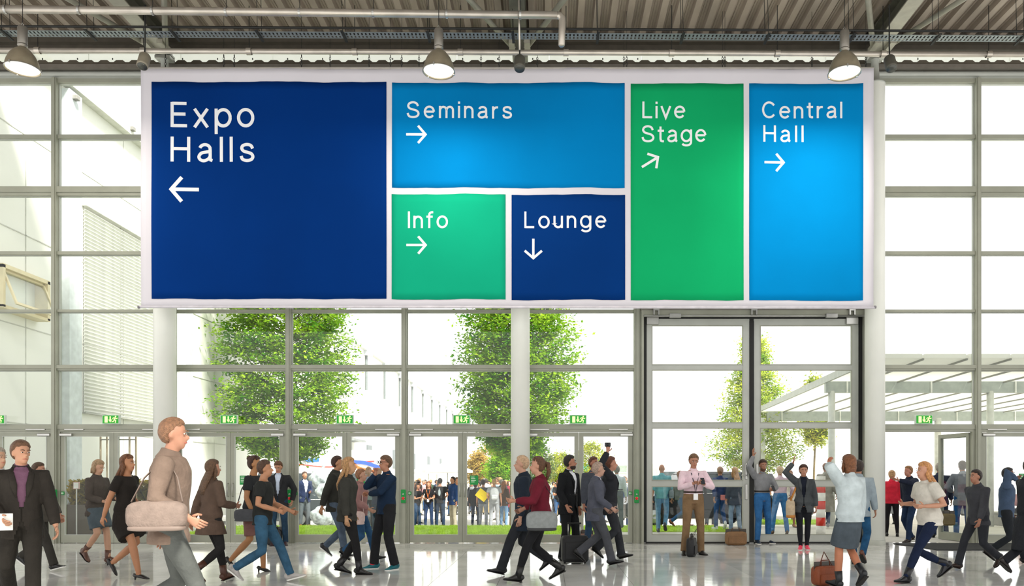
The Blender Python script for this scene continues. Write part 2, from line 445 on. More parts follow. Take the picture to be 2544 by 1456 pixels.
for a, b in ((1602, 1858), (1869, 2127)):
    A, B = fx(a), fx(b); ga, gb = A + .135, B - .135
    m = MB(); zt = fz(795); zs = [(fz(1328), fz(1208)), (fz(1194), fz(1064)), (fz(1052), fz(921)), (fz(909), fz(811))]
    m.box(A, ga, FY - .13, FY - .02, .03, zt).box(gb, B, FY - .13, FY - .02, .03, zt)
    m.box(ga, gb, FY - .13, FY - .02, .03, zs[0][0]).box(ga, gb, FY - .13, FY - .02, zs[3][1], zt)
    for k in range(3): m.box(ga, gb, FY - .12, FY - .03, zs[k][1], zs[k + 1][0])
    o = m.build('gate_leaf', G, gate)
    for z0, z1 in zs: MB().box(ga - .005, gb + .005, FY - .08, FY - .07, z0 - .005, z1 + .005).build('glass_pane', GLASS, o)
    bd = MB()
    for z0, z1 in zs:
        t = .018; y0, y1 = FY - .135, FY - .10
        bd.box(ga, ga + t, y0, y1, z0, z1).box(gb - t, gb, y0, y1, z0, z1).box(ga + t, gb - t, y0, y1, z0, z0 + t).box(ga + t, gb - t, y0, y1, z1 - t, z1)
    bd.build('glazing_bead', FRAME, o)
    MB().box(A, B, FY - .135, FY - .125, .0, .035).build('bottom_seal', DARKG, o)
    hx = B - .07 if a < 1800 else A + .07
    for z in (1.56, 1.12): MB().bbox(hx - .025, hx + .025, FY - .16, FY - .13, z - .17, z + .17, .01).build('handle_plate', STEEL, o)
    MB().loft([(hx, FY - .16, 1.48), (hx, FY - .21, 1.48), (hx - .12 * (1 if a < 1800 else -1), FY - .21, 1.48)], .011, n=8).build('door_handle', STEEL, o, True)
    cx = A + .15 if a < 1800 else B - .15
    MB().bbox(cx - .13, cx + .13, FY - .19, FY - .13, zt - .13, zt + .03, .01).build('pivot_plate', STEEL, o)
    MB().bbox(cx + (.35 if a < 1800 else -.6), cx + (.6 if a < 1800 else -.35), FY - .29, FY - .21, gzt - .17, gzt - .08, .008).build('rail_clamp', STEEL, o)
for px in (1627, 1866, 2106):
    x = fx(px)
    m = MB()
    for q in (-.07, .03): m.box(x + q, x + q + .03, FY - .30, FY - .22, gzt - .11, gzt + .10)
    m.box(x - .10, x + .09, FY - .31, FY - .22, gzt + .06, gzt + .10).box(x - .05, x + .05, FY - .29, FY - .23, gzt - .02, gzt + .02)
    m.build('track_bracket', STEEL, gate)
MB().box(fx(1583) + .06, fx(2150) - .06, FY - .20, FY + .05, gzt, fz(768)).build('gate_lintel', BRONZE, gate)
def polym(name, c, tr):
    m = bpy.data.materials.new(name); m.use_nodes = True; nt = m.node_tree; N = nt.nodes; L = nt.links
    for n in list(N): N.remove(n)
    o = N.new('ShaderNodeOutputMaterial'); a = N.new('ShaderNodeBsdfTransparent'); b = N.new('ShaderNodeBsdfTranslucent'); d = N.new('ShaderNodeBsdfDiffuse')
    for q in (a, b, d): q.inputs[0].default_value = lin(c)
    m1 = N.new('ShaderNodeMixShader'); m1.inputs[0].default_value = .5; L.new(b.outputs[0], m1.inputs[1]); L.new(d.outputs[0], m1.inputs[2])
    m2 = N.new('ShaderNodeMixShader'); m2.inputs[0].default_value = tr; L.new(m1.outputs[0], m2.inputs[1]); L.new(a.outputs[0], m2.inputs[2]); L.new(m2.outputs[0], o.inputs[0]); return m
POLY = polym('frosted_polycarbonate', '#eef0ec', .45)
# head of the front: tube, fascia, corrugated strip
h = thing('trim_1', 'horizontal tube and dark angle closing the top of the glass front', None, kind='structure')
MB().loft([(-16.1, FY - .10, fz(190)), (16.1, FY - .10, fz(190))], .055, n=14).build('head_tube', FRAMEL, h, True)
MB().box(-16.1, 16.1, FY - .08, FY + .10, fz(204), fz(186)).build('head_profile', FRAMEL, h)
MB().box(-16.1, 16.1, FY - .22, FY + .12, fz(183), fz(172)).build('dark_angle', BRONZE, h)
m = MB(); n = 96; p = .334
for i in range(n):
    x = -16.1 + i * p
    m.prism([(x, fz(172)), (x, fz(166)), (x + .05, fz(161)), (x + p * .6, fz(161)), (x + p * .6 + .05, fz(166)), (x + p, fz(166)), (x + p, fz(172))], FY - .20, FY - .12)
m.build('corrugated_strip', mat('#5b554b', .5, .3), h)
for px in range(120, 2544, 86):
    MB().lathe((fx(px), FY - .2, fz(160)), [(.012, 0), (.012, .03), (.001, .035)], 8).build('bolt', DARKG, h)
h = thing('wall_front', 'pale cream fascia band above the glass front', None, kind='structure')
for k in range(16): MB().box(-16.1 + k * 2.0125, -16.1 + (k + 1) * 2.0125 - .01, FY - .03, FY + .01, fz(186), 10.9).build('fascia_panel', POLY, h)
h = thing('trim_2', 'long dark edge beam under the roof deck', None, kind='structure')
MB().box(-16.1, 16.1, FY - .42, FY - .12, 10.73, 10.9).box(-16.1, 16.1, FY - .30, FY - .12, 10.63, 10.73).build('edge_beam', mat('#4c473f', .55, .3, .12), h)

# roof deck with ribs along Y
ceil = thing('ceiling', 'brown grey trapezoid ribbed metal roof deck', None, kind='structure')
DECK = mat('#91857a', .45, .15, .22, 2.2, .12, 6., .5, (1, .35, 1))
p = .334
def deck(x0, n):
    prof = []
    for i in range(n):
        x = x0 + i * p
        for dx, dz in ((0, .0), (.105, .0), (.140, .10), (.175, .10), (.180, .088), (.187, .088), (.192, .10), (.225, .10), (.230, .088), (.237, .088), (.242, .10), (.262, .10), (.276, .10), (.310, 0)): prof.append((x + dx, 10.86 + dz))
    prof.append((x0 + n * p, 10.86))
    k = len(prof); vs = [(a, y, b) for y in (0.5, FY - .3) for (a, b) in prof]
    return MB().add(vs, [(i, i + 1, i + 1 + k, i + k) for i in range(k - 1)])
for s in range(12):
    deck(-16.1 + s * 8 * p, 8).build('deck_sheet', DECK, ceil, recalc=False)
MB().box(-24, 26, .5, FY + .1, 11.0, 11.08).build('roof_slab', mat('#6b655b', .8), ceil)
# rib closures
cm = MB().prism([(.10, 10.85), (.135, 10.955), (.277, 10.955), (.312, 10.85)], FY - .34, FY - .31).mesh('rib_closure'); fixn(cm); cm.materials.append(mat('#5f5c50', .8))
for i in range(96):
    o = bpy.data.objects.new('rib_closure', cm); COL.objects.link(o); o.parent = ceil; o.location = (-16.1 + i * p, 0, 0)

# columns
CM = mat('#dfe1db', .35, 0, .02, 2., .0)
CXS = [(-8.18, 'round white column at the left, partly behind the banner', .225), (-.62, 'round white column in the centre under the banner', .20), (6.92, 'round white column at the right edge of the banner', .205)]
for i, (x, lb, r) in enumerate(CXS):
    c = thing('column', lb, 'column', (x, 17.12, 0), 0, 'round white steel columns', kind='structure')
    MB().lathe((0, 0, 0), [(r, .0), (r, 9.78), (r - .01, 9.80)], 40, closed=True).build('shaft', CM, c, True)
    MB().lathe((0, 0, 0), [(r + .012, 0), (r + .012, .09), (r + .004, .10), (r, .10)], 40).build('base_ring', mat('#a7aaa2', .5), c, True)
    MB().lathe((0, 0, 0), [(r + .006, 9.76), (r + .006, 9.80), (.10, 9.81), (.075, 10.25), (.10, 10.30), (.10, 10.42)], 24, closed=True).build('capital', FRAMEL, c, True)
    MB().box(-.16, .16, -.12, .12, 10.30, 10.36).box(-.16, .16, -.12, .12, 10.38, 10.42).build('head_plate', STEEL, c)
# roof beams over the columns, with bracing tubes
BEAM = mat('#5e5d53', .5, .35, .15)
BEAML = mat('#a09d90', .45, .2, .08)
for i, x in enumerate((-8.18, -.62, 6.92)):
    b = thing('roof_beam', ['steel roof beam running back above the left column', 'steel roof beam running back above the centre column', 'steel roof beam running back above the right column'][i], 'beam', (x, 0, 0), 0, 'steel roof beams under the deck')
    MB().box(-.15, .15, .5, FY - .45, 10.44, 10.465).build('bottom_flange', BEAML if i != 1 else BEAM, b)
    MB().box(-.15, .15, .5, FY - .45, 10.82, 10.845).box(-.012, .012, .5, FY - .45, 10.465, 10.82).build('web', BEAM, b)
    for s in (-1, 1):
        MB().box(s * .16 - .06, s * .16 + .06, 16.55, 16.95, 10.36, 10.46).build('gusset', BEAML, b)
        MB().loft([(s * .17, 16.8, 10.44), (s * 2.6, 11.5, 10.52)], .055, n=10).build('bracing_tube', BEAML, b, True)
    for k in range(4): MB().lathe((-.1 + .2 * (k % 2), 16.6 + .22 * (k // 2), 10.425), [(.001, -.012), (.018, -.01), (.018, .02)], 8).build('bolt', STEEL, b)

# ------------------------------------------------------------------ services under the roof
PIPE = mat('#b9b2a8', .3, .6, .12, 3.)
t = thing('ceiling_pipe', 'thick pale pipe under the roof ending in a downward elbow', 'pipe')
def pxz(px, py, Y): return Vector((XW(px, Y), Y, ZW(py, Y)))
a = pxz(-260, 20, 15); b_ = pxz(1384, 38, 15); e = pxz(1397, 46, 15); d = pxz(1395, 112, 15)
MB().loft([a, b_], .068, n=16).build('pipe_run', PIPE, t, True)
MB().loft([b_, b_ + Vector((.05, 0, -.012)), e + Vector((0, 0, 0)), e + Vector((0, 0, -.07)), d, d + Vector((0, 0, -.03))], [.068, .068, .068, .068, .062, .04], n=16).build('pipe_elbow', PIPE, t, True)
for k in range(9):
    q = a.lerp(b_, (k + .5) / 9)
    MB().lathe((q.x, q.y, q.z), [(.078, -.02), (.078, .02)], 16, M=Matrix.Rotation(R(90), 3, 'Y')).build('pipe_clip', STEEL, t)
    MB().loft([q + Vector((0, 0, .06)), Vector((q.x, q.y, 10.87))], .006, n=6).build('hanger_rod', DARKG, t)
t = thing('sprinkler_pipe', 'long galvanised pipe running the full width just above the banner', 'pipe')
a = pxz(-300, 124, 16.1); b_ = pxz(2850, 137, 16.1)
MB().loft([a, b_], .052, n=14).build('pipe_run', PIPE, t, True)
for k in range(12):
    q = a.lerp(b_, (k + .5) / 12)
    MB().lathe((q.x, q.y, q.z), [(.066, -.05), (.066, .05)], 16, M=Matrix.Rotation(R(90), 3, 'Y')).build('pipe_coupling', PIPE, t, True)
    MB().loft([q + Vector((0, 0, .05)), Vector((q.x, q.y, 10.87))], .008, n=6).build('hanger_rod', DARKG, t)
t = thing('cable_tray', 'dark perforated cable tray hung across the whole ceiling', 'cable tray')
a = pxz(-300, 74, 15.6); b_ = pxz(2850, 90, 15.6)
D = (b_ - a)
def tray_pt(u, dy, dz): q = a.lerp(b_, u); return (q.x, q.y + dy, q.z + dz)
MB().loft([tray_pt(0, -.11, .02), tray_pt(1, -.11, .02)], .022, n=6).loft([tray_pt(0, .11, .02), tray_pt(1, .11, .02)], .022, n=6).build('side_rail', DARKG, t)
m = MB(); n = 330
for k in range(n):                 # perforated floor: two strips with rungs
    u0 = k / n; u1 = (k + .55) / n
    vs = [tray_pt(u, y, z) for z in (-.062, -.054) for (u, y) in ((u0, -.09), (u1, -.09), (u1, .09), (u0, .09))]
    m.add(vs, [(0, 1, 2, 3), (4, 5, 6, 7), (0, 1, 5, 4), (3, 2, 6, 7), (0, 3, 7, 4), (1, 2, 6, 5)])
for y in (-.105, .0, .09):
    vs = [tray_pt(u, yy_, z) for z in (-.064, -.052) for (u, yy_) in ((0, y), (1, y), (1, y + .02), (0, y + .02))]
    m.add(vs, [(0, 1, 2, 3), (4, 5, 6, 7), (0, 1, 5, 4), (3, 2, 6, 7)])
tag(m.build('tray_rung', mat('#7c8588', .4, .5), t), kind='stuff')
for k in range(15):
    u = (k + .5) / 15
    for dy in (-.12, .12): MB().loft([tray_pt(u, dy, -.06), (tray_pt(u, dy, 0)[0] - .02, 15.6 + dy, 10.87)], .006, n=6).build('hanger_rod', DARKG, t)
    q = tray_pt(u, 0, -.075)
    MB().box(q[0] - .025, q[0] + .025, q[1] - .2, q[1] + .2, q[2] - .02, q[2]).build('support_arm', DARKG, t)
t = thing('conduit', 'thin pale conduit dropping from the roof in front of the centre beam', 'conduit')
a = pxz(1288, -60, 15.2); b_ = pxz(1291, 124, 15.2)
MB().loft([a, b_], .018, n=8).build('conduit_tube', PIPE, t, True)
MB().lathe(a, [(.03, -.02), (.03, .02)], 10).build('fixing_collar', STEEL, t)

# pendant lamps
LENS = emit('#fff8ea', 5.0)
ALU = mat('#a39a86', .3, .6, .1)
def lamp_parts(t):
    MB().lathe((0, 0, 0), [(.285, -.01), (.28, 0), (.275, .06), (.255, .14), (.21, .24), (.14, .33), (.075, .375), (.07, .39), (.06, .375), (.13, .32), (.20, .23), (.245, .13), (.262, .05), (.262, 0), (.285, -.01)], 36).build('reflector', ALU, t, True)
    MB().lathe((0, 0, 0), [(.001, .012), (.15, .008), (.262, .016), (.262, .03), (.001, .03)], 32).build('lens', LENS, t, True)
    MB().lathe((0, 0, 0), [(.287, -.012), (.295, 0), (.287, .012), (.275, 0)], 36).build('rim_ring', STEEL, t, True)
    for a in range(3):
        x, y = .285 * math.cos(R(a * 120 + 20)), .285 * math.sin(R(a * 120 + 20))
        MB().bbox(x - .014, x + .014, y - .014, y + .014, -.02, .03, .004).build('clip', STEEL, t)
    MB().lathe((0, 0, 0), [(.045, .37), (.05, .40), (.085, .42), (.085, .44), (.05, .45)], 20).build('neck', BRONZE, t, True)
    MB().lathe((0, 0, 0), [(.07, .44), (.082, .46), (.082, .74), (.07, .765), (.02, .77)], 20, closed=True).build('ballast_housing', BRONZE, t, True)
    MB().loft([(0, 0, .76), (.02, 0, .80), (0, 0, .84), (-.02, 0, .80), (0, 0, .76)], .008, n=6).build('hook', STEEL, t, True)
    MB().loft([(0, 0, .83), (0, 0, 10.87 - t.location.z)], .006, n=6).build('suspension_wire', DARKG, t)
for i, (px, py, lb) in enumerate(((56, 172, 'bell shaped metal pendant lamp at the far left, switched on'), (1090, 178, 'bell shaped metal pendant lamp over the light blue banner field, switched on'), (2098, 182, 'bell shaped metal pendant lamp at the top right corner of the banner, switched on'))):
    Y = 14.5
    t = thing('pendant_lamp', lb, 'lamp', (XW(px, Y), Y, ZW(py, Y)), 0, 'bell shaped pendant lamps')
    lamp_parts(t)
    ld = bpy.data.lights.new('lamp_light', 'AREA'); ld.shape = 'DISK'; ld.size = .45; ld.energy = 60; ld.color = (1, .93, .8)
    lo = bpy.data.objects.new('lamp_light', ld); COL.objects.link(lo); lo.parent = t; lo.location = (0, 0, -.03)
for px, py, lb in ((357, 152, 'grey cylinder spotlight in front of the left beam'), (1291, 158, 'dark cylinder spotlight in front of the centre beam'), (2212, 158, 'dark cylinder spotlight in front of the right beam')):
    Y = 15.3
    t = thing('spotlight', lb, 'spotlight', (XW(px, Y), Y, ZW(py, Y)), 0, 'cylinder spotlights on the beams')
    col = mat('#56544c', .5, .2) if px > 400 else mat('#8d8676', .5, .2)
    M = (Vector((0, .42, .9))).to_track_quat('Z', 'Y').to_matrix()
    MB().lathe((0, 0, 0), [(.001, -.14), (.085, -.14), (.10, -.135), (.105, -.10), (.105, .12), (.095, .14), (.001, .14)], 24, M=M).build('body', col, t, True)
    MB().lathe((0, 0, 0), [(.088, -.142), (.088, -.146), (.001, -.146)], 24, M=M).build('front_cap', mat('#4a4b47', .35, .3), t, True)
    MB().loft([(0, .03, .12), (0, .05, .35), (0, .05, 10.44 - t.location.z)], .014, n=8).build('bracket', DARKG, t)

# ------------------------------------------------------------------ banner
BY = 16.3
def bX(px): return (px - VX) * BY / F
def bZ(py): return EYE + (VY - py) * BY / F
ban = thing('wayfinding_banner', 'huge white fabric banner with blue and green fields and white direction lettering', 'banner', (bX(1260), BY, bZ(766)))
ox, oz = bX(1260), bZ(766)
def wave(x, z): return .010 * math.sin(x * 2.1 + z * .4) + .006 * math.sin(x * 5.3 + 1.2) + .006 * math.sin(z * 1.7 + x * .8)
def bw(v):
    """place a point given in banner coordinates on the gently waving cloth"""
    return (v[0] - ox, v[1] + wave(v[0], v[2]), v[2] - oz)
def patch(x0, x1, z0, z1, y, nx, nz, th=.004, wob=0.):
    m = MB(); vs = []
    for yy_ in (y, y + th):
        for j in range(nz + 1):
            for i in range(nx + 1):
                x = x0 + (x1 - x0) * i / nx; z = z0 + (z1 - z0) * j / nz
                if wob and j in (0, nz): z += wob * (math.sin(x * 3.1) + .6 * math.sin(x * 7.7 + 2) + .3 * math.sin(x * 17))
                vs.append(bw((x, yy_, z)))
    K = (nx + 1) * (nz + 1); fs = []
    for j in range(nz):
        for i in range(nx):
            q = (j * (nx + 1) + i, j * (nx + 1) + i + 1, (j + 1) * (nx + 1) + i + 1, (j + 1) * (nx + 1) + i)
            fs.append(q); fs.append(tuple(K + t_ for t_ in q[::-1]))
    for i in range(nx):
        fs.append((i, K + i, K + i + 1, i + 1)); a_ = nz * (nx + 1) + i; fs.append((a_, a_ + 1, K + a_ + 1, K + a_))
    for j in range(nz):
        a_ = j * (nx + 1); b__ = a_ + nx + 1; fs.append((a_, b__, K + b__, K + a_)); a_ += nx; b__ += nx; fs.append((a_, K + a_, K + b__, b__))
    return m.add(vs, fs)
BW = mat('#c9c6ce', .75, 0, .03, .6, .08, 2.)
patch(bX(350), bX(2170), bZ(764), bZ(169), 0, 120, 40, .012).build('banner_cloth', BW, ban, True)
MB().loft([(bX(345) - ox, .006, bZ(762) - oz), (bX(2174) - ox, .006, bZ(764) - oz)], .028, n=12).build('bottom_bar', mat('#c9c5cd', .5), ban, True)
MB().loft([(bX(349) - ox, .006, bZ(169) - oz), (bX(2171) - ox, .006, bZ(169) - oz)], .022, n=12).build('top_bar', mat('#9b9690', .5), ban, True)
for px in (345, 2174): MB().lathe((bX(px) - ox, .006, bZ(763) - oz), [(.03, -.02), (.034, 0), (.03, .02)], 12, M=Matrix.Rotation(R(90), 3, 'Y'), closed=True).build('end_cap', mat('#77747a', .5), ban)
def arc(cx, cy, rx, ry, a0, a1, n=14):
    n = max(3, int(abs(a1 - a0) / 14))
    return [(cx + rx * math.cos(R(a0 + (a1 - a0) * i / n)), cy + ry * math.sin(R(a0 + (a1 - a0) * i / n))) for i in range(n + 1)]
def smooth(pts, n=4):
    P = [Vector((p[0], p[1])) for p in pts]; out = []
    for i in range(len(P) - 1):
        p0, p1, p2, p3 = P[max(0, i - 1)], P[i], P[i + 1], P[min(len(P) - 1, i + 2)]
        for k in range(n):
            t_ = k / n
            q = .5 * ((2 * p1) + (p2 - p0) * t_ + (2 * p0 - 5 * p1 + 4 * p2 - p3) * t_ ** 2 + (3 * p1 - p0 - 3 * p2 + p3) * t_ ** 3)
            out.append((q.x, q.y))
    out.append((P[-1].x, P[-1].y)); return out
h_ = .055
GL = {
 'E': (.64, [[(h_, 0), (h_, 1)], [(h_, 1 - h_), (.62, 1 - h_)], [(h_, .52), (.58, .52)], [(h_, h_), (.64, h_)]]),
 'x': (.66, [[(.07, 0), (.59, .74)], [(.59, 0), (.07, .74)]]),
 'p': (.68, [[(h_, -.27), (h_, .74)], arc(.345, .37, .28, .325, 0, 360)]),
 'o': (.68, [arc(.34, .37, .285, .325, 0, 360)]),
 'H': (.76, [[(h_, 0), (h_, 1)], [(.705, 0), (.705, 1)], [(h_, .52), (.705, .52)]]),
 'a': (.62, [arc(.30, .50, .215, .195, 160, 20) + [(.51, .46), (.51, .15), (.53, .08), (.60, .055)], smooth([(.51, .42), (.33, .395), (.15, .35), (.06, .21), (.12, .09), (.26, .05), (.42, .11), (.51, .22)])]),
 'l': (.11, [[(h_, 0), (h_, 1)]]),
 's': (.58, [smooth([(.51, .53), (.44, .65), (.28, .69), (.12, .64), (.08, .53), (.15, .43), (.30, .38), (.46, .32), (.52, .20), (.45, .09), (.28, .05), (.11, .1), (.055, .23)])]),
 'S': (.78, [smooth([(.67, .72), (.59, .88), (.38, .95), (.16, .88), (.09, .72), (.18, .58), (.38, .51), (.61, .43), (.71, .27), (.62, .11), (.38, .045), (.14, .11), (.055, .29)])]),
 'e': (.66, [[(.08, .385), (.60, .385)], arc(.33, .37, .275, .325, 3, 322)]),
 'm': (.90, [[(h_, 0), (h_, .74)], [(h_, .40)] + arc(.255, .47, .195, .215, 180, 0) + [(.45, 0)], [(.45, .40)] + arc(.65, .47, .195, .215, 180, 0) + [(.845, 0)]]),
 'n': (.56, [[(h_, 0), (h_, .74)], [(h_, .38)] + arc(.28, .45, .225, .235, 180, 0) + [(.505, 0)]]),
 'i': (.11, [[(h_, 0), (h_, .74)], [(h_, .87), (h_, 1)]]),
 'r': (.37, [[(h_, 0), (h_, .74)], [(h_, .36)] + arc(.29, .42, .235, .26, 180, 95) + [(.36, .68)]]),
 'L': (.60, [[(h_, 0), (h_, 1)], [(h_, h_), (.59, h_)]]),
 'v': (.62, [[(.04, .74), (.31, .04), (.58, .74)]]),
 't': (.39, [[(.17, .94), (.17, .20), (.20, .09), (.28, .055), (.38, .055)], [(0, .685), (.38, .685)]]),
 'g': (.68, [arc(.335, .37, .28, .325, 0, 360), [(.615, .74), (.615, -.02)] + arc(.345, -.03, .27, .185, 0, -155)]),
 'I': (.11, [[(h_, 0), (h_, 1)]]),
 'f': (.40, [[(.17, 0), (.17, .78)] + arc(.33, .79, .16, .16, 180, 90) + [(.41, .95)], [(0, .685), (.38, .685)]]),
 'u': (.56, [[(h_, .74), (h_, .28)] + arc(.28, .28, .225, .23, 180, 350), [(.505, .74), (.505, 0)]]),
 'C': (.84, [arc(.43, .5, .375, .455, 38, 322)]),
}
def word(mb, txt, px0, px1, base, cap):
    """set one word between two pixel columns of the banner plane"""
    u = (bZ(base - cap) - bZ(base)); tot = sum(GL[c][0] for c in txt) * u; X0, X1 = bX(px0), bX(px1)
    gap = (X1 - X0 - tot) / max(1, len(txt) - 1); x = X0
    for c in txt:
        w, sts = GL[c]
        for s in sts: mb.stroke([(x + q[0] * u, bZ(base) + q[1] * u) for q in s], .124 * u, -.012, -.007, 0, bw)
        x += w * u + gap
def arrow(mb, cx, cy, L_, ang, w, hd=.45):
    """cx, cy pixel centre of the arrow, L_ length in px"""
    c, s = math.cos(R(ang)), math.sin(R(ang))
    def q(a, b): return (bX(cx + (a * c - b * s)), bZ(cy - (a * s + b * c)))
    tip = L_ / 2; k = L_ * hd
    mb.stroke([q(-L_ / 2, 0), q(tip - w * .4, 0)], w * BY / F, -.012, -.007, 0, bw)
    mb.stroke([q(tip - k, k), q(tip - w * .5, 0), q(tip - k, -k)], w * BY / F, -.012, -.007, 0, bw)
LW = mat('#dcdee2', .7, 0, .02)
def field(x0, y0, x1, y1, col, words, arr, lb):
    f = patch(bX(x0), bX(x1), bZ(y1), bZ(y0), -.007, max(6, int((x1 - x0) / 14)), max(6, int((y1 - y0) / 20)), .004, .006).build('colour_field', mat(col, .9, 0, .10, .35, .08, 1.5, .05), ban, True)
    f['label'] = lb
    m = MB()
    for w in words: word(m, *w)
    m.build('lettering', LW, f)
    m = MB(); arrow(m, *arr); m.build('arrow', LW, f)
field(377, 204, 960, 743, '#012c6d', [('Expo', 425, 632, 316, 62), ('Halls', 425, 632, 402, 62)], (458, 471, 72, 180, 9, .42), 'dark blue field reading Expo Halls')
field(974, 206, 1552, 467, '#0072b0', [('Seminars', 1011, 1272, 294, 41)], (1035, 335, 51, 0, 6, .42), 'light blue field reading Seminars')
field(973, 483, 1256, 744, '#109d79', [('Info', 1014, 1113, 567, 41)], (1035, 609, 51, 0, 6, .42), 'teal green field reading Info')
field(1271, 484, 1553, 745, '#03306f', [('Lounge', 1303, 1506, 567, 41)], (1325, 619, 51, 270, 6, .42), 'dark blue field reading Lounge')
field(1567, 208, 1847, 746, '#0f9a5f', [('Live', 1596, 1702, 294, 41), ('Stage', 1594, 1754, 353, 41)], (1616, 402, 50, 32, 6, .42), 'green field reading Live Stage')
field(1861, 208, 2144, 747, '#007dbd', [('Central', 1893, 2092, 294, 41), ('Hall', 1896, 1996, 353, 41)], (1924, 404, 51, 0, 6, .42), 'bright blue field reading Central Hall')
# chains carrying the banner
for k, px in enumerate((411, 556, 582, 749, 820, 917, 970, 998, 1041, 1195, 1240, 1335, 1550, 1557, 1795, 1801, 2017, 2151)):
    z0, z1 = bZ(168), bZ(136)
    x = bX(px)
    c = MB()
    n = 5; lk = (z1 - z0) / n
    for i in range(n):
        zc = z0 + lk * (i + .5); a_ = Vector((1, 0, 0)) if i % 2 else Vector((0, 1, 0))
        c.loft([Vector((x, BY - .0, zc)) + a_ * (.016 * math.cos(R(t_ * 36))) + Vector((0, 0, 1)) * (lk * .58 * math.sin(R(t_ * 36))) for t_ in range(11)], .0055, n=5)
    c.loft([(x, BY, z1 - .02), (x, BY, 10.87)], .004, n=5).loft([(x, BY + .006, z0 - .03), (x, BY, z0 + .03)], .008, n=5)
    o = c.build('hanging_chain', DARKG)
    tag(o, 'banner chain, %s' % ['first from the left corner', 'left one of the pair over Expo Halls', 'right one of the pair over Expo Halls', 'single one right of the Expo Halls pair', 'single one above the right half of the dark blue field', 'last one left of the gap between dark and light blue', 'left one above the left corner of Seminars', 'second one above the left corner of Seminars', 'one left of the centre pendant lamp', 'first right of the centre pendant lamp', 'one left of the centre spotlight', 'one right of the centre spotlight', 'left one of the close pair over the Seminars corner', 'right one of the close pair over the Seminars corner', 'left one of the close pair over Live Stage', 'right one of the close pair over Live Stage', 'one left of the right pendant lamp', 'last one at the right corner'][k], 'chain', 'short chains holding up the banner')
# door mat
m = MB().prism([(XW(2196, 17.9), 17.42), (XW(2212, 17.4), 17.1), (XW(2262, 16.9), 16.5), (XW(2330, 15.7), 15.75), (14.5, 15.75), (14.5, 17.42)], .001, .014, 'z')
tag(m.build('entrance_mat', mat('#2c2e30', .95, 0, .3, 60., .4, 200.)), 'dark grey entrance mat in front of the open doorway at the right', 'mat')
# ------------------------------------------------------------------ outdoors
PAVE = mat('#b9b6ae', .85, 0, .08, 1.2, .1, 30.)
g = MB()
ys = [FY + .12, 24, 29, 170]
vs = []; 
for y in ys:
    z = gz(y) - .012
    vs += [(-70, y, z), (80, y, z)]
g.add(vs, [(2 * i, 2 * i + 1, 2 * i + 3, 2 * i + 2) for i in range(3)])
vs = [(-70, FY + .12, -.5), (80, FY + .12, -.5), (80, 170, -.5), (-70, 170, -.5)]
g.add(vs, [(0, 1, 2, 3)])
o = g.build('plaza_paving', PAVE); tag(o, 'pale concrete plaza outside the glass front', kind='structure')
# paving slabs near the doors as pieces
slab = MB().bbox(0, 1.17, 0, 1.17, -.011, 0.0, .004).mesh('paving_slab'); fixn(slab); slab.materials.append(mat('#bab8b1', .8, 0, .07, 2.))
for j in range(2):
    for i in range(-6, 13):
        x = i * 1.2
        if -6.9 < x < 1.4 and j == 1: continue
        s = bpy.data.objects.new('paving_slab', slab); COL.objects.link(s); s.parent = o; s.location = (x, FY + .2 + j * 1.2, 0)
# lawn
def lawn(x0, x1, y0, y1, label, n):
    t = thing('lawn', label, 'lawn', ((x0 + x1) / 2, y0, 0), 0)
    w, d = (x1 - x0) / 2, y1 - y0
    MB().box(-w, w, 0, d, -.02, .02).build('turf', mat('#a8c84c', .9, 0, .2, 8.), t)
    rng = np.random.default_rng(int(abs(x0 * 10)) + 3)
    px = rng.uniform(-w, w, n); py = rng.uniform(0, d, n); h = rng.uniform(.035, .085, n); a = rng.uniform(0, 6.28, n)
    lx, ly = rng.normal(0, .02, n), rng.normal(0, .02, n)
    b = .008
    v = np.empty((n, 3, 3))
    v[:, 0] = np.stack([px - b * np.cos(a), py - b * np.sin(a), np.full(n, .015)], 1)
    v[:, 1] = np.stack([px + b * np.cos(a), py + b * np.sin(a), np.full(n, .015)], 1)
    v[:, 2] = np.stack([px + lx, py + ly, h], 1)
    me = bpy.data.meshes.new('grass_blades'); me.from_pydata(v.reshape(-1, 3).tolist(), [], np.arange(3 * n).reshape(n, 3).tolist())
    tag(link('grass_blades', me, mat('#c0dc5c', .7, 0, .25, 3., 0, 80, .2), t), kind='stuff')
lawn(-9.3, 1.75, 18.9, 23.6, 'bright green lawn strip outside the doors left of the tall gate', 60000)
lawn(1.95, 4.9, 21.4, 23.6, 'bright green lawn patch seen through the left leaf of the tall gate', 9000)
lawn(6.4, 9.2, 25.0, 27.0, 'small lawn patch seen through the right leaf of the tall gate', 4000)

WALLW = mat('#e9e9e4', .75, 0, .02, .4)
JOINT = mat('#c4c4be', .8)
BX = -12.5
b = thing('side_building', 'white clad building flank outside at the left with louvred blinds', 'building')
MB().box(BX - 8, BX, FY + .25, 34, 0, 11.6).build('wall', WALLW, b)
for y in (20.6, 27.2): MB().box(BX, BX + .22, y, y + .55, 0, 11.4).build('pilaster', mat('#c9d0d3', .6), b)
for z in (2.7, 5.0, 7.2, 9.6): MB().box(BX, BX + .012, 18, 34, z, z + .025).build('panel_joint', JOINT, b)
for y in (19.2, 23.6, 25.6, 30.0, 32.0): MB().box(BX, BX + .012, y, y + .02, 0, 11.6).build('panel_joint', JOINT, b)
MB().box(BX - 8, BX + .25, FY + .25, 34.1, 11.5, 11.75).build('parapet', mat('#d0d0ca', .6), b)
sl = MB().prism([(0, 0), (.065, -.045), (.069, -.038), (.004, .007)], 0, 4.2, 'x').mesh('louvre_slat')
sl.transform(Matrix.Rotation(R(90), 4, 'Z')); fixn(sl); sl.materials.append(mat('#dcddd9', .5))
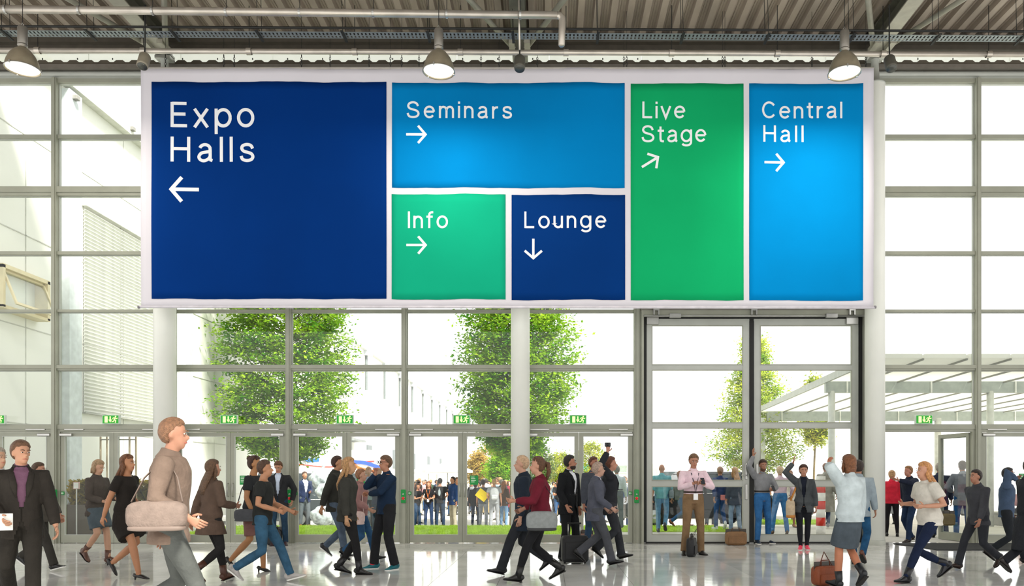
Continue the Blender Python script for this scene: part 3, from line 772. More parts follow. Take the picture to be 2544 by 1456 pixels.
bl = thing('louvre_blind', 'large white horizontal slat blind on the left building', 'blind', (BX, 21.5, 3.15))
for k in range(56):
    s = bpy.data.objects.new('blind_slat', sl); COL.objects.link(s); s.parent = bl; s.location = (.11, 0, .06 + k * .098)
for y in (0.02, 1.9, 4.1): MB().box(.03, .035, y, y + .02, 0, 5.6).build('guide_cable', mat('#77756f', .5), bl)
MB().bbox(.03, .12, 0, 4.2, 0, .04, .005).build('bottom_bar', mat('#a9a9a4', .5), bl)
MB().bbox(.0, .14, 0, 4.2, 5.55, 5.75, .01).build('blind_box', mat('#cfcfca', .5), bl)
w = thing('tilted_window', 'open tilted window in a deep frame on the left building', 'window', (BX, 17.95, 5.25))
FR = mat('#ddd0ad', .5, 0, .05)
m = MB(); m.box(0, .32, 0, .08, 0, .95).box(0, .32, 1.6, 1.7, 0, .95).box(0, .32, 0, 1.7, .88, .97).box(0, .32, 0, 1.7, -.02, .05)
m.build('outer_frame', FR, w)
s = MB(); s.box(-.02, .02, .1, .16, -.8, 0).box(-.02, .02, 1.54, 1.6, -.8, 0).box(-.02, .02, .1, 1.6, -.86, -.8).box(-.02, .02, .1, 1.6, -.06, 0)
o = s.build('casement', FR, w); o.location = (.22, 0, .87); o.rotation_euler = (0, R(-22), 0)
MB().box(-.004, .004, .15, 1.55, -.81, -.05).build('glass_pane', GLASS, o)
for (px, py, Y, lb) in ((205, 243, 20.8, 'small camera bracket high on the left building'), (308, 320, 23.6, 'small floodlight high on the left building')):
    t = thing('wall_fitting', lb, 'fitting', (BX, Y, ZW(py, Y)))
    MB().box(0, .22, -.02, .02, -.02, .02).build('arm', JOINT, t); MB().bbox(.2, .34, -.08, .08, -.06, .05, .01).build('housing', mat('#8e8c88', .5), t)

b = thing('exhibition_hall', 'long white exhibition hall receding behind the trees', 'building')
HX = -15.0
MB().box(HX - 20, HX, 56, 150, -.4, 11.8).build('wall', WALLW, b)
MB().box(HX - 20, HX + .3, 56, 150, 11.8, 12.05).build('roof_edge', mat('#bfc2c2', .6), b)
for k in range(12):
    y = 65 + 7.3 * k
    MB().box(HX, HX + .55, y, y + .8, 11.4, 12.5).build('rain_hopper', mat('#c6ccd0', .6), b)
    MB().loft([(HX + .15, y + .3, 11.4), (HX + .15, y + .3, 8.6)], .10, n=8).build('downpipe', mat('#72797b', .5), b)
    MB().box(HX, HX + .05, y, y + .12, -.3, 11.4).build('panel_joint', JOINT, b)
for k in range(5):
    y = 66 + 11 * k
    MB().box(HX, HX + .08, y, y + 1.8, 2.4, 4.2).build('window', mat('#5c6468', .3), b)
for k in range(3):
    y = 58.5
    MB().box(HX, HX + .9, y, y + 3.4, 3.3 + k * .9, 3.45 + k * .9).build('escape_platform', mat('#8b8f90', .4, .5), b)
# low glazed building far behind the crowd
b = thing('glazed_pavilion', 'low white pavilion with a glass front far behind the crowd', 'building')
px0, px1, Y = 1180, 1590, 95
x0, x1 = XW(px0, Y), XW(px1, Y)
MB().box(x0, x1, Y, Y + 12, -.4, 3.0).build('wall', mat('#b7c6bf', .3), b)
MB().box(x0 - .5, x1 + .5, Y - .8, Y + 12, 3.0, 3.5).build('roof', WALLW, b)
for k in range(14):
    x = x0 + (x1 - x0) * k / 13
    MB().box(x - .09, x + .09, Y - .1, Y, -.4, 3.0).build('mullion', WALLW, b)
for z in (1.0, 2.1): MB().box(x0, x1, Y - .08, Y, z, z + .12).build('transom', WALLW, b)
MB().box(XW(1412, Y), XW(1462, Y), Y - .9, Y - .82, 2.1, 3.2).build('teal_awning', mat('#44b3a8', .6), b)

# canopy at the right
c = thing('slatted_canopy', 'white canopy roof of long slats on grey beams at the right', 'canopy')
zc = 4.3
POLYW = polym('white_slat_panel', '#f4f4ee', .0)
n = 13
for i in range(n):
    xa = 7.95 + i * 1.05; dx = 1.11
    v = []
    for (y, sx) in ((19.3, 0), (35.2, dx)):
        for z in (zc, zc + .10):
            v += [(xa + sx, y, z), (xa + sx + .99, y, z)]
    MB().add(v, [(0, 1, 3, 2), (4, 6, 7, 5), (0, 4, 5, 1), (2, 3, 7, 6), (0, 2, 6, 4), (1, 5, 7, 3)]).build('roof_slat', POLYW, c)
for i in range(1, n):
    xa = 7.95 + i * 1.05 - .05; v = []
    for (y, sx) in ((19.3, 0), (35.2, 1.11)):
        for z in (zc - .05, zc - .005): v += [(xa + sx, y, z), (xa + sx + .035, y, z)]
    MB().add(v, [(0, 1, 3, 2), (4, 6, 7, 5), (0, 4, 5, 1), (2, 3, 7, 6), (0, 2, 6, 4), (1, 5, 7, 3)]).build('joint_strip', mat('#7f807a', .5), c)
for (px, Y, y0, y1) in ((2050, 24.0, 955, 976), (1905, 34.6, 1024, 1046)):
    xa = XW(px, Y); z0, z1 = ZW(y1, Y), zc
    MB().box(xa, 22, Y - .08, Y + .08, z0, z1).build('cross_beam', mat('#9fa7a2', .5), c)
    for k in range(7): MB().box(xa + .6 + k * 2.5, xa + .64 + k * 2.5, Y - .12, Y - .08, z0, z1).build('beam_joint', mat('#e2e4df', .5), c)
v = []
for (y, x) in ((19.3, 7.86), (35.2, 8.98)):
    v += [(x, y, zc - .04), (x + .07, y, zc - .04), (x, y, zc + .16), (x + .07, y, zc + .16)]
MB().add(v, [(0, 1, 3, 2), (4, 6, 7, 5), (0, 4, 5, 1), (2, 3, 7, 6), (0, 2, 6, 4), (1, 5, 7, 3)]).build('edge_trim', mat('#a9ada8', .5), c)
for (px, Y) in ((2066, 24.0), (1893, 34.6), (2460, 24.0), (2330, 34.6)):
    MB().loft([(XW(px, Y), Y, gz(Y) - .02), (XW(px, Y), Y, zc - .28)], .10 if Y < 30 else .14, n=16).build('post', mat('#c6c9c4', .4), c, True)

# red and white post
t = thing('striped_post', 'red and white striped post outside the right leaf of the tall gate', 'post', (XW(2039, 20.5), 20.5, 0))
for k in range(7):
    MB().loft([(0, 0, k * .21), (0, 0, k * .21 + .21)], .115, n=18).build('stripe', mat('#d8331f', .5) if k % 2 else mat('#ece9e4', .5), t, True)

# trees
def tree(name, label, px, Y, z0, z1, prof, nb, per, leafc, seed, trunk_r=.11, flat=.09, group=None, leaf=.10):
    rng = random.Random(seed); rg = np.random.default_rng(seed)
    x = XW(px, Y); gz0 = gz(Y)
    t = thing(name, label, 'tree', (x, Y, gz0), 0, group)
    H = z1 - gz0
    tr = MB(); pts = []; rad = []
    for k in range(9):
        u = k / 8; pts.append((.12 * math.sin(u * 3 + seed), .10 * math.cos(u * 4 + seed) - .1, u * H * .96)); rad.append(trunk_r * (1 - u) ** .8 + .012)
    tr.loft(pts, rad, n=9)
    C = []; 
    for i in range(nb):
        u = (i + rng.random()) / nb
        h = (z0 - gz0) + (H - (z0 - gz0)) * u
        az = i * 2.4 + rng.uniform(-.3, .3)
        r = prof(u) * rng.uniform(.72, 1.04)
        hs = max(.5, h - r * rng.uniform(.35, .6)); k = hs / (H * .96)
        if k > .97: k = .97
        a = Vector((.12 * math.sin(k * 3 + seed), .10 * math.cos(k * 4 + seed) - .1, k * H * .96))
        e = Vector((r * math.cos(az), r * math.sin(az), h + rng.uniform(-.1, .1)))
        mid = a.lerp(e, .5) + Vector((0, 0, .12 * r))
        tr.loft([a, mid, e], [.026 * (1 - u * .5), .014, .004], n=5, cap=False)
        for s in range(3):
            q0 = a.lerp(e, .35 + .2 * s); q1 = q0 + Vector((math.cos(az + (1 if s % 2 else -1) * .9), math.sin(az + (1 if s % 2 else -1) * .9), .25)) * r * .38
            tr.loft([q0, q1], [.012, .004], n=4, cap=False)
            m = int(per * .17)
            tt = rg.uniform(.2, 1.1, m)[:, None]; C.append(np.array(q0)[None] * (1 - tt) + np.array(q1)[None] * tt + rg.normal(0, 1, (m, 3)) * np.array([.16, .16, flat]))
        m = int(per * .49); tt = rg.uniform(.38, 1.06, m)[:, None] ** .8
        base = np.array(a)[None] * (1 - tt) + np.array(e)[None] * tt; base[:, 2] += .12 * r * 2 * (tt[:, 0] * (1 - tt[:, 0]))
        C.append(base + rg.normal(0, 1, (m, 3)) * np.array([.2, .2, flat]))
    tr.build('trunk', mat('#66593f', .9, 0, .2, 10., .4, 30.), t, True)
    C = np.concatenate(C); n = len(C)
    d = rg.normal(0, 1, (n, 3)); d[:, 2] *= .45; d /= np.linalg.norm(d, axis=1)[:, None]
    up = rg.normal(0, .55, (n, 3)); up[:, 2] += 1; s = np.cross(d, up); s /= np.linalg.norm(s, axis=1)[:, None]
    L_ = (leaf * rg.uniform(.7, 1.25, n))[:, None]
    v = np.stack([C - d * L_ * .5, C + s * L_ * .27, C + d * L_ * .5, C - s * L_ * .27], 1).reshape(-1, 3)
    me = bpy.data.meshes.new('foliage'); me.from_pydata(v.tolist(), [], np.arange(4 * n).reshape(n, 4).tolist())
    tag(link('foliage', me, leafc, t), kind='stuff')
def leafm(a, b_, tr=.5):
    m = bpy.data.materials.new('leaf_green'); m.use_nodes = True; nt = m.node_tree; N = nt.nodes; L = nt.links
    for n in list(N): N.remove(n)
    o = N.new('ShaderNodeOutputMaterial'); d = N.new('ShaderNodeBsdfDiffuse'); t = N.new('ShaderNodeBsdfTranslucent'); mx = N.new('ShaderNodeMixShader'); mx.inputs[0].default_value = tr
    g = N.new('ShaderNodeNewGeometry'); tc = N.new('ShaderNodeTexCoord'); nz = N.new('ShaderNodeTexNoise'); nz.inputs['Scale'].default_value = 1.6; nz.inputs['Detail'].default_value = 8
    L.new(tc.outputs['Object'], nz.inputs['Vector'])
    rp = N.new('ShaderNodeValToRGB'); rp.color_ramp.elements[0].position = .36; rp.color_ramp.elements[1].position = .64
    rp.color_ramp.elements[0].color = lin(a); rp.color_ramp.elements[1].color = lin(b_)
    L.new(nz.outputs['Fac'], rp.inputs[0]); L.new(rp.outputs[0], d.inputs[0]); L.new(rp.outputs[0], t.inputs[0])
    L.new(d.outputs[0], mx.inputs[1]); L.new(t.outputs[0], mx.inputs[2]); L.new(mx.outputs[0], o.inputs[0]); return m
LG = leafm('#3d7a19', '#a3c432')
tree('plane_tree', 'large green tree with layered branches outside, left of the exit doors in the middle', 712, 30, 2.35, 11.0, lambda u: 2.55 * (min(1, (u * 5 + .45)) if u < .3 else max(.15, 1 - max(0, u - .72) * 2.2)), 210, 290, LG, 5, .13, .085, leaf=.145)
tree('plane_tree', 'large green tree outside, split by the centre column', 1283, 28, 2.3, 10.2, lambda u: 2.05 * (min(1, u * 3.2 + .35) if u < .3 else max(.15, 1 - max(0, u - .55) * 1.3)), 200, 290, LG, 11, .12, .14, leaf=.14)
tree('young_tree', 'slender yellow green tree outside behind the tall gate', 1876, 36, 2.1, 7.7, lambda u: 2.3 * max(.1, 1 - u) ** .75 * min(1, u * 6 + .5), 130, 190, leafm('#6f9a30', '#cdd25a'), 21, .08, .14, leaf=.13)
LY = leafm('#6f8b2c', '#c2bf4f')
for i, (px, Y, top, r, cc, lb) in enumerate(((1187, 70, 1128, 1.3, leafm('#8a7a3c', '#c4a75c'), 'small brownish autumn tree far behind the crowd'), (1243, 60, 1135, 1.3, LG, 'small green tree far behind the crowd, left of the centre column'), (1335, 75, 1100, 1.9, leafm('#3c5a30', '#6e8046'), 'dark green tree far off just right of the centre column'), (1392, 80, 1128, 2.3, LY, 'yellow green tree far off between the woman in burgundy and the man in black'), (1468, 82, 1100, 2.2, LY, 'yellow green tree far off behind the two heads right of the man in black'), (1222, 86, 1100, 2.6, leafm('#7e9a3c', '#cf9a58'), 'orange tinted tree far off behind the green notice'), (2026, 48, 940, 1.2, LY, 'yellow green tree top showing over the canopy edge'))):
    zt = ZW(top, Y)
    tree('distant_tree', lb, px, Y, max(.9, zt - 2.6 - r) if i < 6 else 3.6, zt, lambda u, r=r: r * max(.15, math.sin(math.pi * (.12 + .8 * u))), 60, 110, cc, 30 + i, .07, .2, None, .2)

# vehicles
def wheel(parent, x, y, z, r, w, ax='y'):
    M = Matrix.Rotation(R(90), 3, 'X')
    o = MB().lathe((x, y, z), [(r * .6, -w / 2), (r * .95, -w / 2), (r, -w * .35), (r, w * .35), (r * .95, w / 2), (r * .6, w / 2), (r * .6, -w / 2)], 24, M=M).build('wheel', mat('#1d1d1f', .7), parent, True)
    h = MB().lathe((x, y, z), [(.001, -w * .42), (r * .2, -w * .45), (r * .6, -w * .36), (r * .6, w * .36), (.001, w * .4)], 20, M=M)
    for k in range(5):
        a = R(72 * k); h.box(-.02, .02, -w * .5, -w * .4, r * .1, r * .56, 0, Matrix.Translation((x, y, z)) @ Matrix.Rotation(a, 4, 'Y'))
    h.build('rim', mat('#b4b6b8', .3, .8), o)
def car(label, x, y, rz, body, L_=4.6, Hh=1.62, name='parked_car', cat='car'):
    t = thing(name, label, cat, (x, y, gz(y)), rz)
    W = .88; bm_ = mat(body, .25, .3, .04, 2.)
    low = [(-L_ / 2, .35), (-L_ / 2 - .03, .62), (-L_ / 2 + .08, .95), (-L_ / 2 + .35, 1.02), (L_ / 2 - 1.25, 1.02), (L_ / 2 - .2, .86), (L_ / 2, .70), (L_ / 2, .38), (L_ / 2 - .1, .28), (-L_ / 2 + .1, .28)]
    m = MB(); n = len(low); vs = []
    for (yy_, ins) in ((-W, .03), (-W + .06, 0), (W - .06, 0), (W, .03)):
        cx, cz = 0, .65
        vs += [(p[0] * (1 - ins), yy_, cz + (p[1] - cz) * (1 - ins)) for p in low]
    fs = []
    for r_ in range(3):
        for i in range(n): fs.append((r_ * n + i, r_ * n + (i + 1) % n, (r_ + 1) * n + (i + 1) % n, (r_ + 1) * n + i))
    fs += [tuple(range(n))[::-1], tuple(range(3 * n, 4 * n))]
    m.add(vs, fs).build('car_body', bm_, t)
    cab = [(-L_ / 2 + .25, 1.0, .80), (L_ / 2 - 1.2, 1.0, .80), (L_ / 2 - 1.9, Hh, .64), (-L_ / 2 + .75, Hh, .64)]
    vs = [(a, s * b_, z) for s in (-1, 1) for (a, z, b_) in cab]
    MB().add(vs, [(0, 1, 2, 3), (4, 5, 6, 7), (0, 1, 5, 4), (1, 2, 6, 5), (2, 3, 7, 6), (3, 0, 4, 7)]).build('window_glass', mat('#30383c', .1, 0, .1), t)
    vs = [(a, s * b_, z) for s in (-1, 1) for (a, z, b_) in ((-L_ / 2 + .70, Hh - .03, .66), (L_ / 2 - 1.85, Hh - .03, .66), (L_ / 2 - 1.95, Hh + .04, .60), (-L_ / 2 + .85, Hh + .04, .60))]
    MB().add(vs, [(0, 1, 2, 3), (4, 5, 6, 7), (0, 1, 5, 4), (1, 2, 6, 5), (2, 3, 7, 6), (3, 0, 4, 7)]).build('roof', bm_, t)
    for s in (-1, 1):
        for xx in (-L_ / 2 + .95, -.15): MB().loft([(xx, s * .815, 1.0), (xx + .02, s * .65, Hh)], [.035, .03], n=4).build('pillar', bm_, t)
        for xx in (-L_ / 2 + .85, L_ / 2 - .85): wheel(t, xx, s * .82, .34, .34, .22)
        MB().bbox(L_ / 2 - 1.35, L_ / 2 - 1.2, s * .95 - .07, s * .95 + .07, 1.0, 1.14, .02).build('side_mirror', bm_, t)
        MB().ell((L_ / 2 - .1, s * .62, .68), (.10, .16, .07)).build('headlight', mat('#dfe6ea', .1), t, True)
    return t
car('black car parked outside behind the man in the pink shirt', XW(1722, 24.6), 24.7, R(188), '#24272b')
car('dark grey car with its tail to the bus, behind the plastic sacks', XW(835, 29), 29.2, R(25), '#33393d')
t = thing('minibus', 'white minibus with a pale roof behind the man in the pink shirt', 'van', (XW(1712, 36), 36, gz(36)), R(4))
m = MB().prism([(-1.6, .3), (1.5, .3), (1.62, .8), (1.55, 1.2), (1.15, 2.25), (.9, 2.42), (-1.55, 2.42), (-1.62, 2.2)], -.95, .95); m.build('van_body', mat('#dfe3e4', .35), t)
MB().prism([(-1.5, 1.35), (1.38, 1.35), (1.12, 2.05), (-1.5, 2.05)], -.965, -.95).build('window_glass', mat('#4b5458', .15), t)
for xx in (-1.0, 1.0): wheel(t, xx, -.85, .32, .32, .2)
t = thing('white_coach', 'white coach with blue, red and orange swooshes behind the large left tree', 'bus', (XW(842, 45), 45, gz(45)), 0)
w = XW(945, 45) - XW(842, 45)
WB = mat('#e6e8ea', .35)
m = MB().prism([(-w - 2.6, .35), (w, .35), (w + .12, 1.0), (w + .05, 2.3), (w - .25, 3.1), (w - .6, 3.35), (-w - 2.6, 3.35)], 0, 2.5); m.build('coach_body', WB, t)
for k in range(4): MB().box(-w - 2.2 + k * 1.75, -w - .6 + k * 1.75, -.02, .0, 1.25, 2.05).build('side_window', mat('#3b4246', .12), t)
MB().prism([(w + .10, 1.15), (w + .13, 1.2), (w - .05, 2.35), (w - .12, 2.3)], .15, 2.35).build('windscreen', mat('#3b4246', .12), t)
def sw(pts, wd, c, y=-.035): MB().stroke(smooth(pts, 5), wd, y, y + .03).build('swoosh', c, t)
sw([(-w + .15, 3.02), (-w + .6, 2.78), (-w + 1.2, 2.80)], .20, mat('#2a6fd0', .4)); sw([(-w + .1, 2.55), (-w + 1.8, 2.4), (-w + 3.3, 2.65), (-w + 4.3, 2.72)], .06, mat('#d8443a', .4))
sw([(.7, 2.7), (1.5, 2.62), (w + .0, 2.35)], .20, mat('#3556c8', .4), -.06); sw([(.6, 2.7), (1.2, 2.32), (w + .0, 2.1)], .16, mat('#e2672d', .4), -.06)
for xx in (-w - 1, w - 1.1): wheel(t, xx, .25, .5, .5, .3)

# sunshades over the crowd
for i, (px, Y, lb) in enumerate(((1112, 48, 'white parasol with a dark underside above the crowd in the middle'), (1065, 58, 'white parasol above the crowd, left of the dark one'), (1085, 66, 'white parasol furthest back above the crowd'))):
    t = thing('parasol', lb, 'parasol', (XW(px, Y), Y, gz(Y)), R(20 * i), 'white parasols over the crowd')
    MB().loft([(0, 0, 0), (0, 0, 2.75)], .035, n=8).build('pole', STEEL, t)
    MB().lathe((0, 0, 2.1), [(1.5, 0), (1.5, .14), (.75, .42), (.05, .66), (.04, .64), (.74, .39), (1.48, .03)], 8).build('shade', mat('#c9c8c2', .8), t)
    MB().lathe((0, 0, 0), [(.28, 0), (.28, .06), (.05, .09)], 16, closed=True).build('base', mat('#6b6b68', .7), t)
# plastic sacks outside
SACK = mat('#aab4b8', .22, .1, .45, 7., 1.0, 9., .6)
SACKD = mat('#3a4045', .2, .1, .4, 7., 1.0, 9., .6)
for i, (px, py, Y, r, d, lb) in enumerate(((788, 1262, 24.9, .36, 0, 'big clear plastic sack lowest left in the heap outside'), (822, 1258, 25.4, .38, 0, 'clear plastic sack right of the heap outside'), (800, 1222, 25.6, .33, 0, 'clear plastic sack in the middle of the heap outside'), (790, 1190, 26.2, .40, 0, 'large grey plastic sack on top of the heap outside'), (926, 1268, 24.6, .25, 1, 'dark shiny sack behind the man in the dark blue shirt'))):
    x = XW(px, Y); z = gz(Y) + (r * .8 if i in (0, 1, 4) else ZW(py, Y) - gz(Y)); Y += .5 if i < 4 else 0
    rng = random.Random(i); m = MB(); m.ell((0, 0, 0), (r, r * .9, r * .82), 22, 14)
    m.v = [tuple(np.array(p) * (1 + .16 * math.sin(p[0] * 19 + i) * math.cos(p[2] * 17 + p[1] * 11) + .05 * rng.random())) for p in m.v]
    m.loft([(0, 0, r * .7), (.02, 0, r * .95), (.05, .02, r * 1.15)], [.10, .035, .09], n=8)
    me = remesh(m, .035, 1)
    o = link('plastic_sack', me, SACKD if d else SACK, None, True); o.location = (x, Y, z); tag(o, lb, 'sack', 'plastic sacks outside')
# handrail and pull bars outside the far left doors
t = thing('pull_bar_set', 'tall vertical steel bars outside the doors left of the left column', 'railing', (XW(293, 18.4), 18.4, 0))
for px in (250, 266, 322, 338):
    x = XW(px, 18.4) - XW(293, 18.4)
    MB().loft([(x, 0, 0), (x, 0, 2.45)], .022, n=10).build('bar', mat('#b3a58d', .3, .8), t, True)
MB().loft([(XW(250, 18.4) - XW(293, 18.4), 0, 2.3), (XW(338, 18.4) - XW(293, 18.4), 0, 2.3)], .015, n=8).build('cross_bar', STEEL, t)
t = thing('wall_notice', 'small white framed notice on the wall outside the far left doors', 'notice', (XW(189, 18.3), 18.3, 1.25))
MB().bbox(-.07, .07, 0, .03, -.08, .08, .004).build('frame', mat('#c9a39a', .5), t); MB().box(-.055, .055, -.003, 0, -.065, .065).build('paper', mat('#f0eeea', .7), t); MB().loft([(0, .02, -.05), (0, .02, -1.25)], .015, n=6).build('stand', STEEL, t)
t = thing('planter', 'low dark planter with yellow green shrubs behind the far left doors', 'planter', (XW(300, 20.5), 20.5, 0))
MB().bbox(-1.3, 1.0, -.25, .25, 0, .75, .02).build('trough', mat('#5b5348', .7), t)
rg = np.random.default_rng(4); n = 2600; Cc = rg.uniform([-1.25, -.22, .75], [.95, .22, 1.35], (n, 3)); dd = rg.normal(0, .05, (n, 3)); ss = rg.normal(0, .03, (n, 3))
me = bpy.data.meshes.new('foliage'); me.from_pydata(np.stack([Cc - dd, Cc + ss, Cc + dd, Cc - ss], 1).reshape(-1, 3).tolist(), [], np.arange(4 * n).reshape(n, 4).tolist()); tag(link('foliage', me, leafm('#6b6a2a', '#b59c40'), t), kind='stuff')
t = thing('metal_barrier', 'thin metal crowd barrier outside, right of the woman in the brown coat', 'barrier', (XW(585, 27), 27, gz(27)))
m = MB(); m.loft([(-1, 0, .05), (-1, 0, 1.1), (1, 0, 1.1), (1, 0, .05)], .02, n=8); m.build('barrier_frame', STEEL, t)
for k in range(13): MB().loft([(-.9 + k * .15, 0, .2), (-.9 + k * .15, 0, 1.1)], .009, n=6).build('barrier_bar', STEEL, t)
MB().loft([(-1, 0, .2), (1, 0, .2)], .014, n=6).build('barrier_rail', STEEL, t)
for s in (-.8, .8): MB().box(s - .03, s + .03, -.3, .3, 0, .03).build('barrier_foot', STEEL, t)
# ------------------------------------------------------------------ people
def dim(h, q):
    h = h.strip('#'); c = [int(h[i:i + 2], 16) for i in (0, 2, 4)]; g_ = sum(c) / 3
    return '#%02x%02x%02x' % tuple(int(max(0, min(255, (g_ + (x - g_) * .92) * q))) for x in c)
def Vv(p): return Vector((p[0], -p[1], p[2]))      # (lateral + = own left, forward, up)
def ik(a, t, l1, l2, pole):
    d = t - a; L_ = d.length; mx = (l1 + l2) * .998
    if L_ > mx: t = a + d * (mx / L_); d = t - a; L_ = mx
    L_ = max(L_, abs(l1 - l2) + .01)
    x = (l1 * l1 - l2 * l2 + L_ * L_) / (2 * L_); h = math.sqrt(max(0, l1 * l1 - x * x))
    u = d.normalized(); p = pole - u * pole.dot(u)
    if p.length < 1e-4: p = u.orthogonal()
    return a + u * x + p.normalized() * h, t
BODY = {'m': dict(sw=.185, t=[(-.07, .13, .10), (.04, .165, .115), (.16, .148, .105), (.30, .165, .118), (.41, .182, .115), (.475, .165, .085), (.52, .085, .065)], hip=.09),
        'f': dict(sw=.158, t=[(-.07, .13, .10), (.03, .172, .12), (.17, .122, .092), (.30, .142, .11), (.37, .148, .125), (.45, .145, .09), (.52, .07, .055)], hip=.088)}
STAND = dict(fl=(.13, .02, 0, 0), fr=(-.13, -.02, 0, 0), hl=(.27, .05, .80), hr=(-.27, .05, .80))
def walkp(a=1., s=1., arms=1.):
    """mid-stride pose; s = 1 left foot leads"""
    f, b = (.09 * 1, .36 * a, .015, -14), (.09, -.34 * a, .07, 38)
    A = dict(hl=(.25, (-.16 if s > 0 else .22) * arms, .86), hr=(-.25, (.22 if s > 0 else -.16) * arms, .86))
    if s > 0: A['fl'] = f; A['fr'] = (-b[0], b[1], b[2], b[3])
    else: A['fr'] = (-f[0], f[1], f[2], f[3]); A['fl'] = b
    return A
def person(label, px, Y, H=1.76, head=0., sex='m', pose=None, top='shirt', tc='#888888', inner=None, ic='#dddddd', bot='trousers', bc='#333333', shoe='shoe', sc='#222222', hair='short', hc='#3a2a1c',
           sk='#c98e70', beard=None, lean=.03, look=(0, 0), vox=.0125, hem=None, extras=None, group=None, name='person', z=None, belt=None, lanyard=None, pole=None, hand=None, curl=.35, sleeve=None, dx=0, sole=None, lift=0.):
    k = H / 1.78; P = dict(STAND); P.update(pose or {}); B = BODY[sex]; far = vox > .018
    t = thing(name, label, 'person', (XW(px, Y) + dx, Y, (gz(Y) if z is None else z) + lift), R(head), group)
    def K(p): return p * k
    SK = skinm(dim(sk, .86))
    # skeleton
    tl, sl_ = .435, .425
    ank = {}
    for s, q in ((1, P['fl']), (-1, P['fr'])):
        pt = R(q[3]); zz = .085 + q[2] + .12 * max(0, math.sin(pt)) + .05 * max(0, -math.sin(pt))
        ank[s] = Vv((q[0], q[1], zz))
    hz = P.get('hz')
    if hz is None:
        hz = 9
        for s in (1, -1):
            d = Vector((B['hip'] * s, 0, 0)) - Vector((ank[s].x, ank[s].y, 0))
            hz = min(hz, ank[s].z + math.sqrt(max(.2, (tl + sl_) ** 2 * .992 - d.length_squared)))
    PV = Vector((0, 0, hz + .02)); ln = lean
    u = Vector((0, -math.sin(ln), math.cos(ln))); f = Vector((0, -math.cos(ln), -math.sin(ln))); X = Vector((1, 0, 0))
    def TP(d, side=0, fw=0): return PV + u * d + X * side + f * fw
    neck = TP(.535, 0, -.005)
    hd = neck + (u * .7 + Vector((0, 0, .3))).normalized() * .145 + f * .025
    Rh = Matrix.Rotation(R(look[0]), 3, 'Z') @ Matrix.Rotation(R(-look[1]) * -1, 3, 'X')
    def HP(x, fw, up): return hd + Rh @ Vector((x, -fw, up))
    sh = {s: TP(.455, s * B['sw']) for s in (1, -1)}
    al, fl_ = .285, .255
    elb, wr = {}, {}
    for s, q in ((1, P['hl']), (-1, P['hr'])):
        po = Vv((s * .5, -1, -.3))
        if pole and s in pole: po = Vv(pole[s])
        elb[s], wr[s] = ik(sh[s], Vv(q) if not P.get('rel') else TP(0) + Vv(q), al, fl_, po)
    kn = {}
    for s in (1, -1): kn[s], ank[s] = ik(Vector((B['hip'] * s, 0, hz)), ank[s], tl, sl_, Vector((s * .15, -1, 0)))
    # body
    b = MB()
    b.loft([TP(d) for d, a, c in B['t']], [a * .93 for d, a, c in B['t']], [c * .93 for d, a, c in B['t']], side=X, n=14)
    b.loft([TP(.48), neck, hd + Vector((0, 0, -.05))], [.068, .056, .052], n=10)
    b.ell(HP(0, -.012, .022), (.074, .092, .094), rot=Rh); b.ell(HP(0, .028, -.045), (.054, .062, .072), rot=Rh); b.ell(HP(0, .055, -.088), (.026, .026, .022), rot=Rh)
    b.ell(HP(0, .092, -.018), (.013, .024, .022), 8, 6, rot=Rh)
    for s in (1, -1):
        b.ell(HP(s * .076, -.005, -.008), (.012, .019, .032), 8, 6, rot=Rh)
        b.loft([TP(.44, s * (B['sw'] - .09)), sh[s], sh[s].lerp(elb[s], .5), elb[s], elb[s].lerp(wr[s], .35), wr[s]], [.055, .056, .046, .040, .040, .028], n=10)
        hj = Vector((B['hip'] * s, 0, hz))
        b.loft([hj + Vector((0, 0, .06)), hj.lerp(kn[s], .3), kn[s], kn[s].lerp(ank[s], .35), ank[s], ank[s] + Vector((0, 0, -.03))], [.082, .078, .055, .056, .037, .036], n=10)
        q_ = P['fl'] if s > 0 else P['fr']
        Mf = Matrix.Rotation(R(P.get('toe', 8)) * s, 3, 'Z') @ Matrix.Rotation(R(q_[3]) + (R(20) if shoe == 'heel' else 0), 3, 'X')
        b.loft([ank[s] + Mf @ Vector((0, .035, -.045)), ank[s] + Mf @ Vector((0, -.05, -.050)), ank[s] + Mf @ Vector((0, -.13, -.065))], [.022, .026, .022], [.026, .020, .010], side=Mf @ Vector((1, 0, 0)), n=8)
        W = wr[s]; d = (W - elb[s]).normalized()
        if hand and s in hand and hand[s] is not None: d = Vv(hand[s]).normalized()
        hint = Vector((0, -.7, .6)); sd = hint - d * hint.dot(d); sd.normalize(); nn = d.cross(sd)
        if nn.dot(Vector((-s, 0, 0)) + Vector((0, .3, -.5))) < 0: nn = -nn
        b.loft([W, W + d * .045, W + d * .09], [.026, .038, .040], [.020, .015, .013], side=sd, n=8)
    me = remesh(b, vox, 2)
    fb = MB()
    for s in (1, -1):
        W = wr[s]; d = (W - elb[s]).normalized()
        if hand and s in hand and hand[s] is not None: d = Vv(hand[s]).normalized()
        hint = Vector((0, -.7, .6)); sd = hint - d * hint.dot(d); sd.normalize(); nn = d.cross(sd)
        if nn.dot(Vector((-s, 0, 0)) + Vector((0, .3, -.5))) < 0: nn = -nn
        cu = curl if not isinstance(curl, dict) else curl.get(s, .35)
        for i, (o_, L_) in enumerate(((.029, .068), (.010, .078), (-.010, .073), (-.028, .056))):
            p = W + d * .078 + sd * o_; a = 0; pts = [p]; dd = d
            for seg in (.45, .32, .23):
                a += cu * (1.0 + .15 * i); dd = d * math.cos(a) + nn * math.sin(a); p = p + dd * L_ * seg * 1.1; pts.append(p)
            fb.loft(pts, [.0095, .009, .008, .006], n=6)
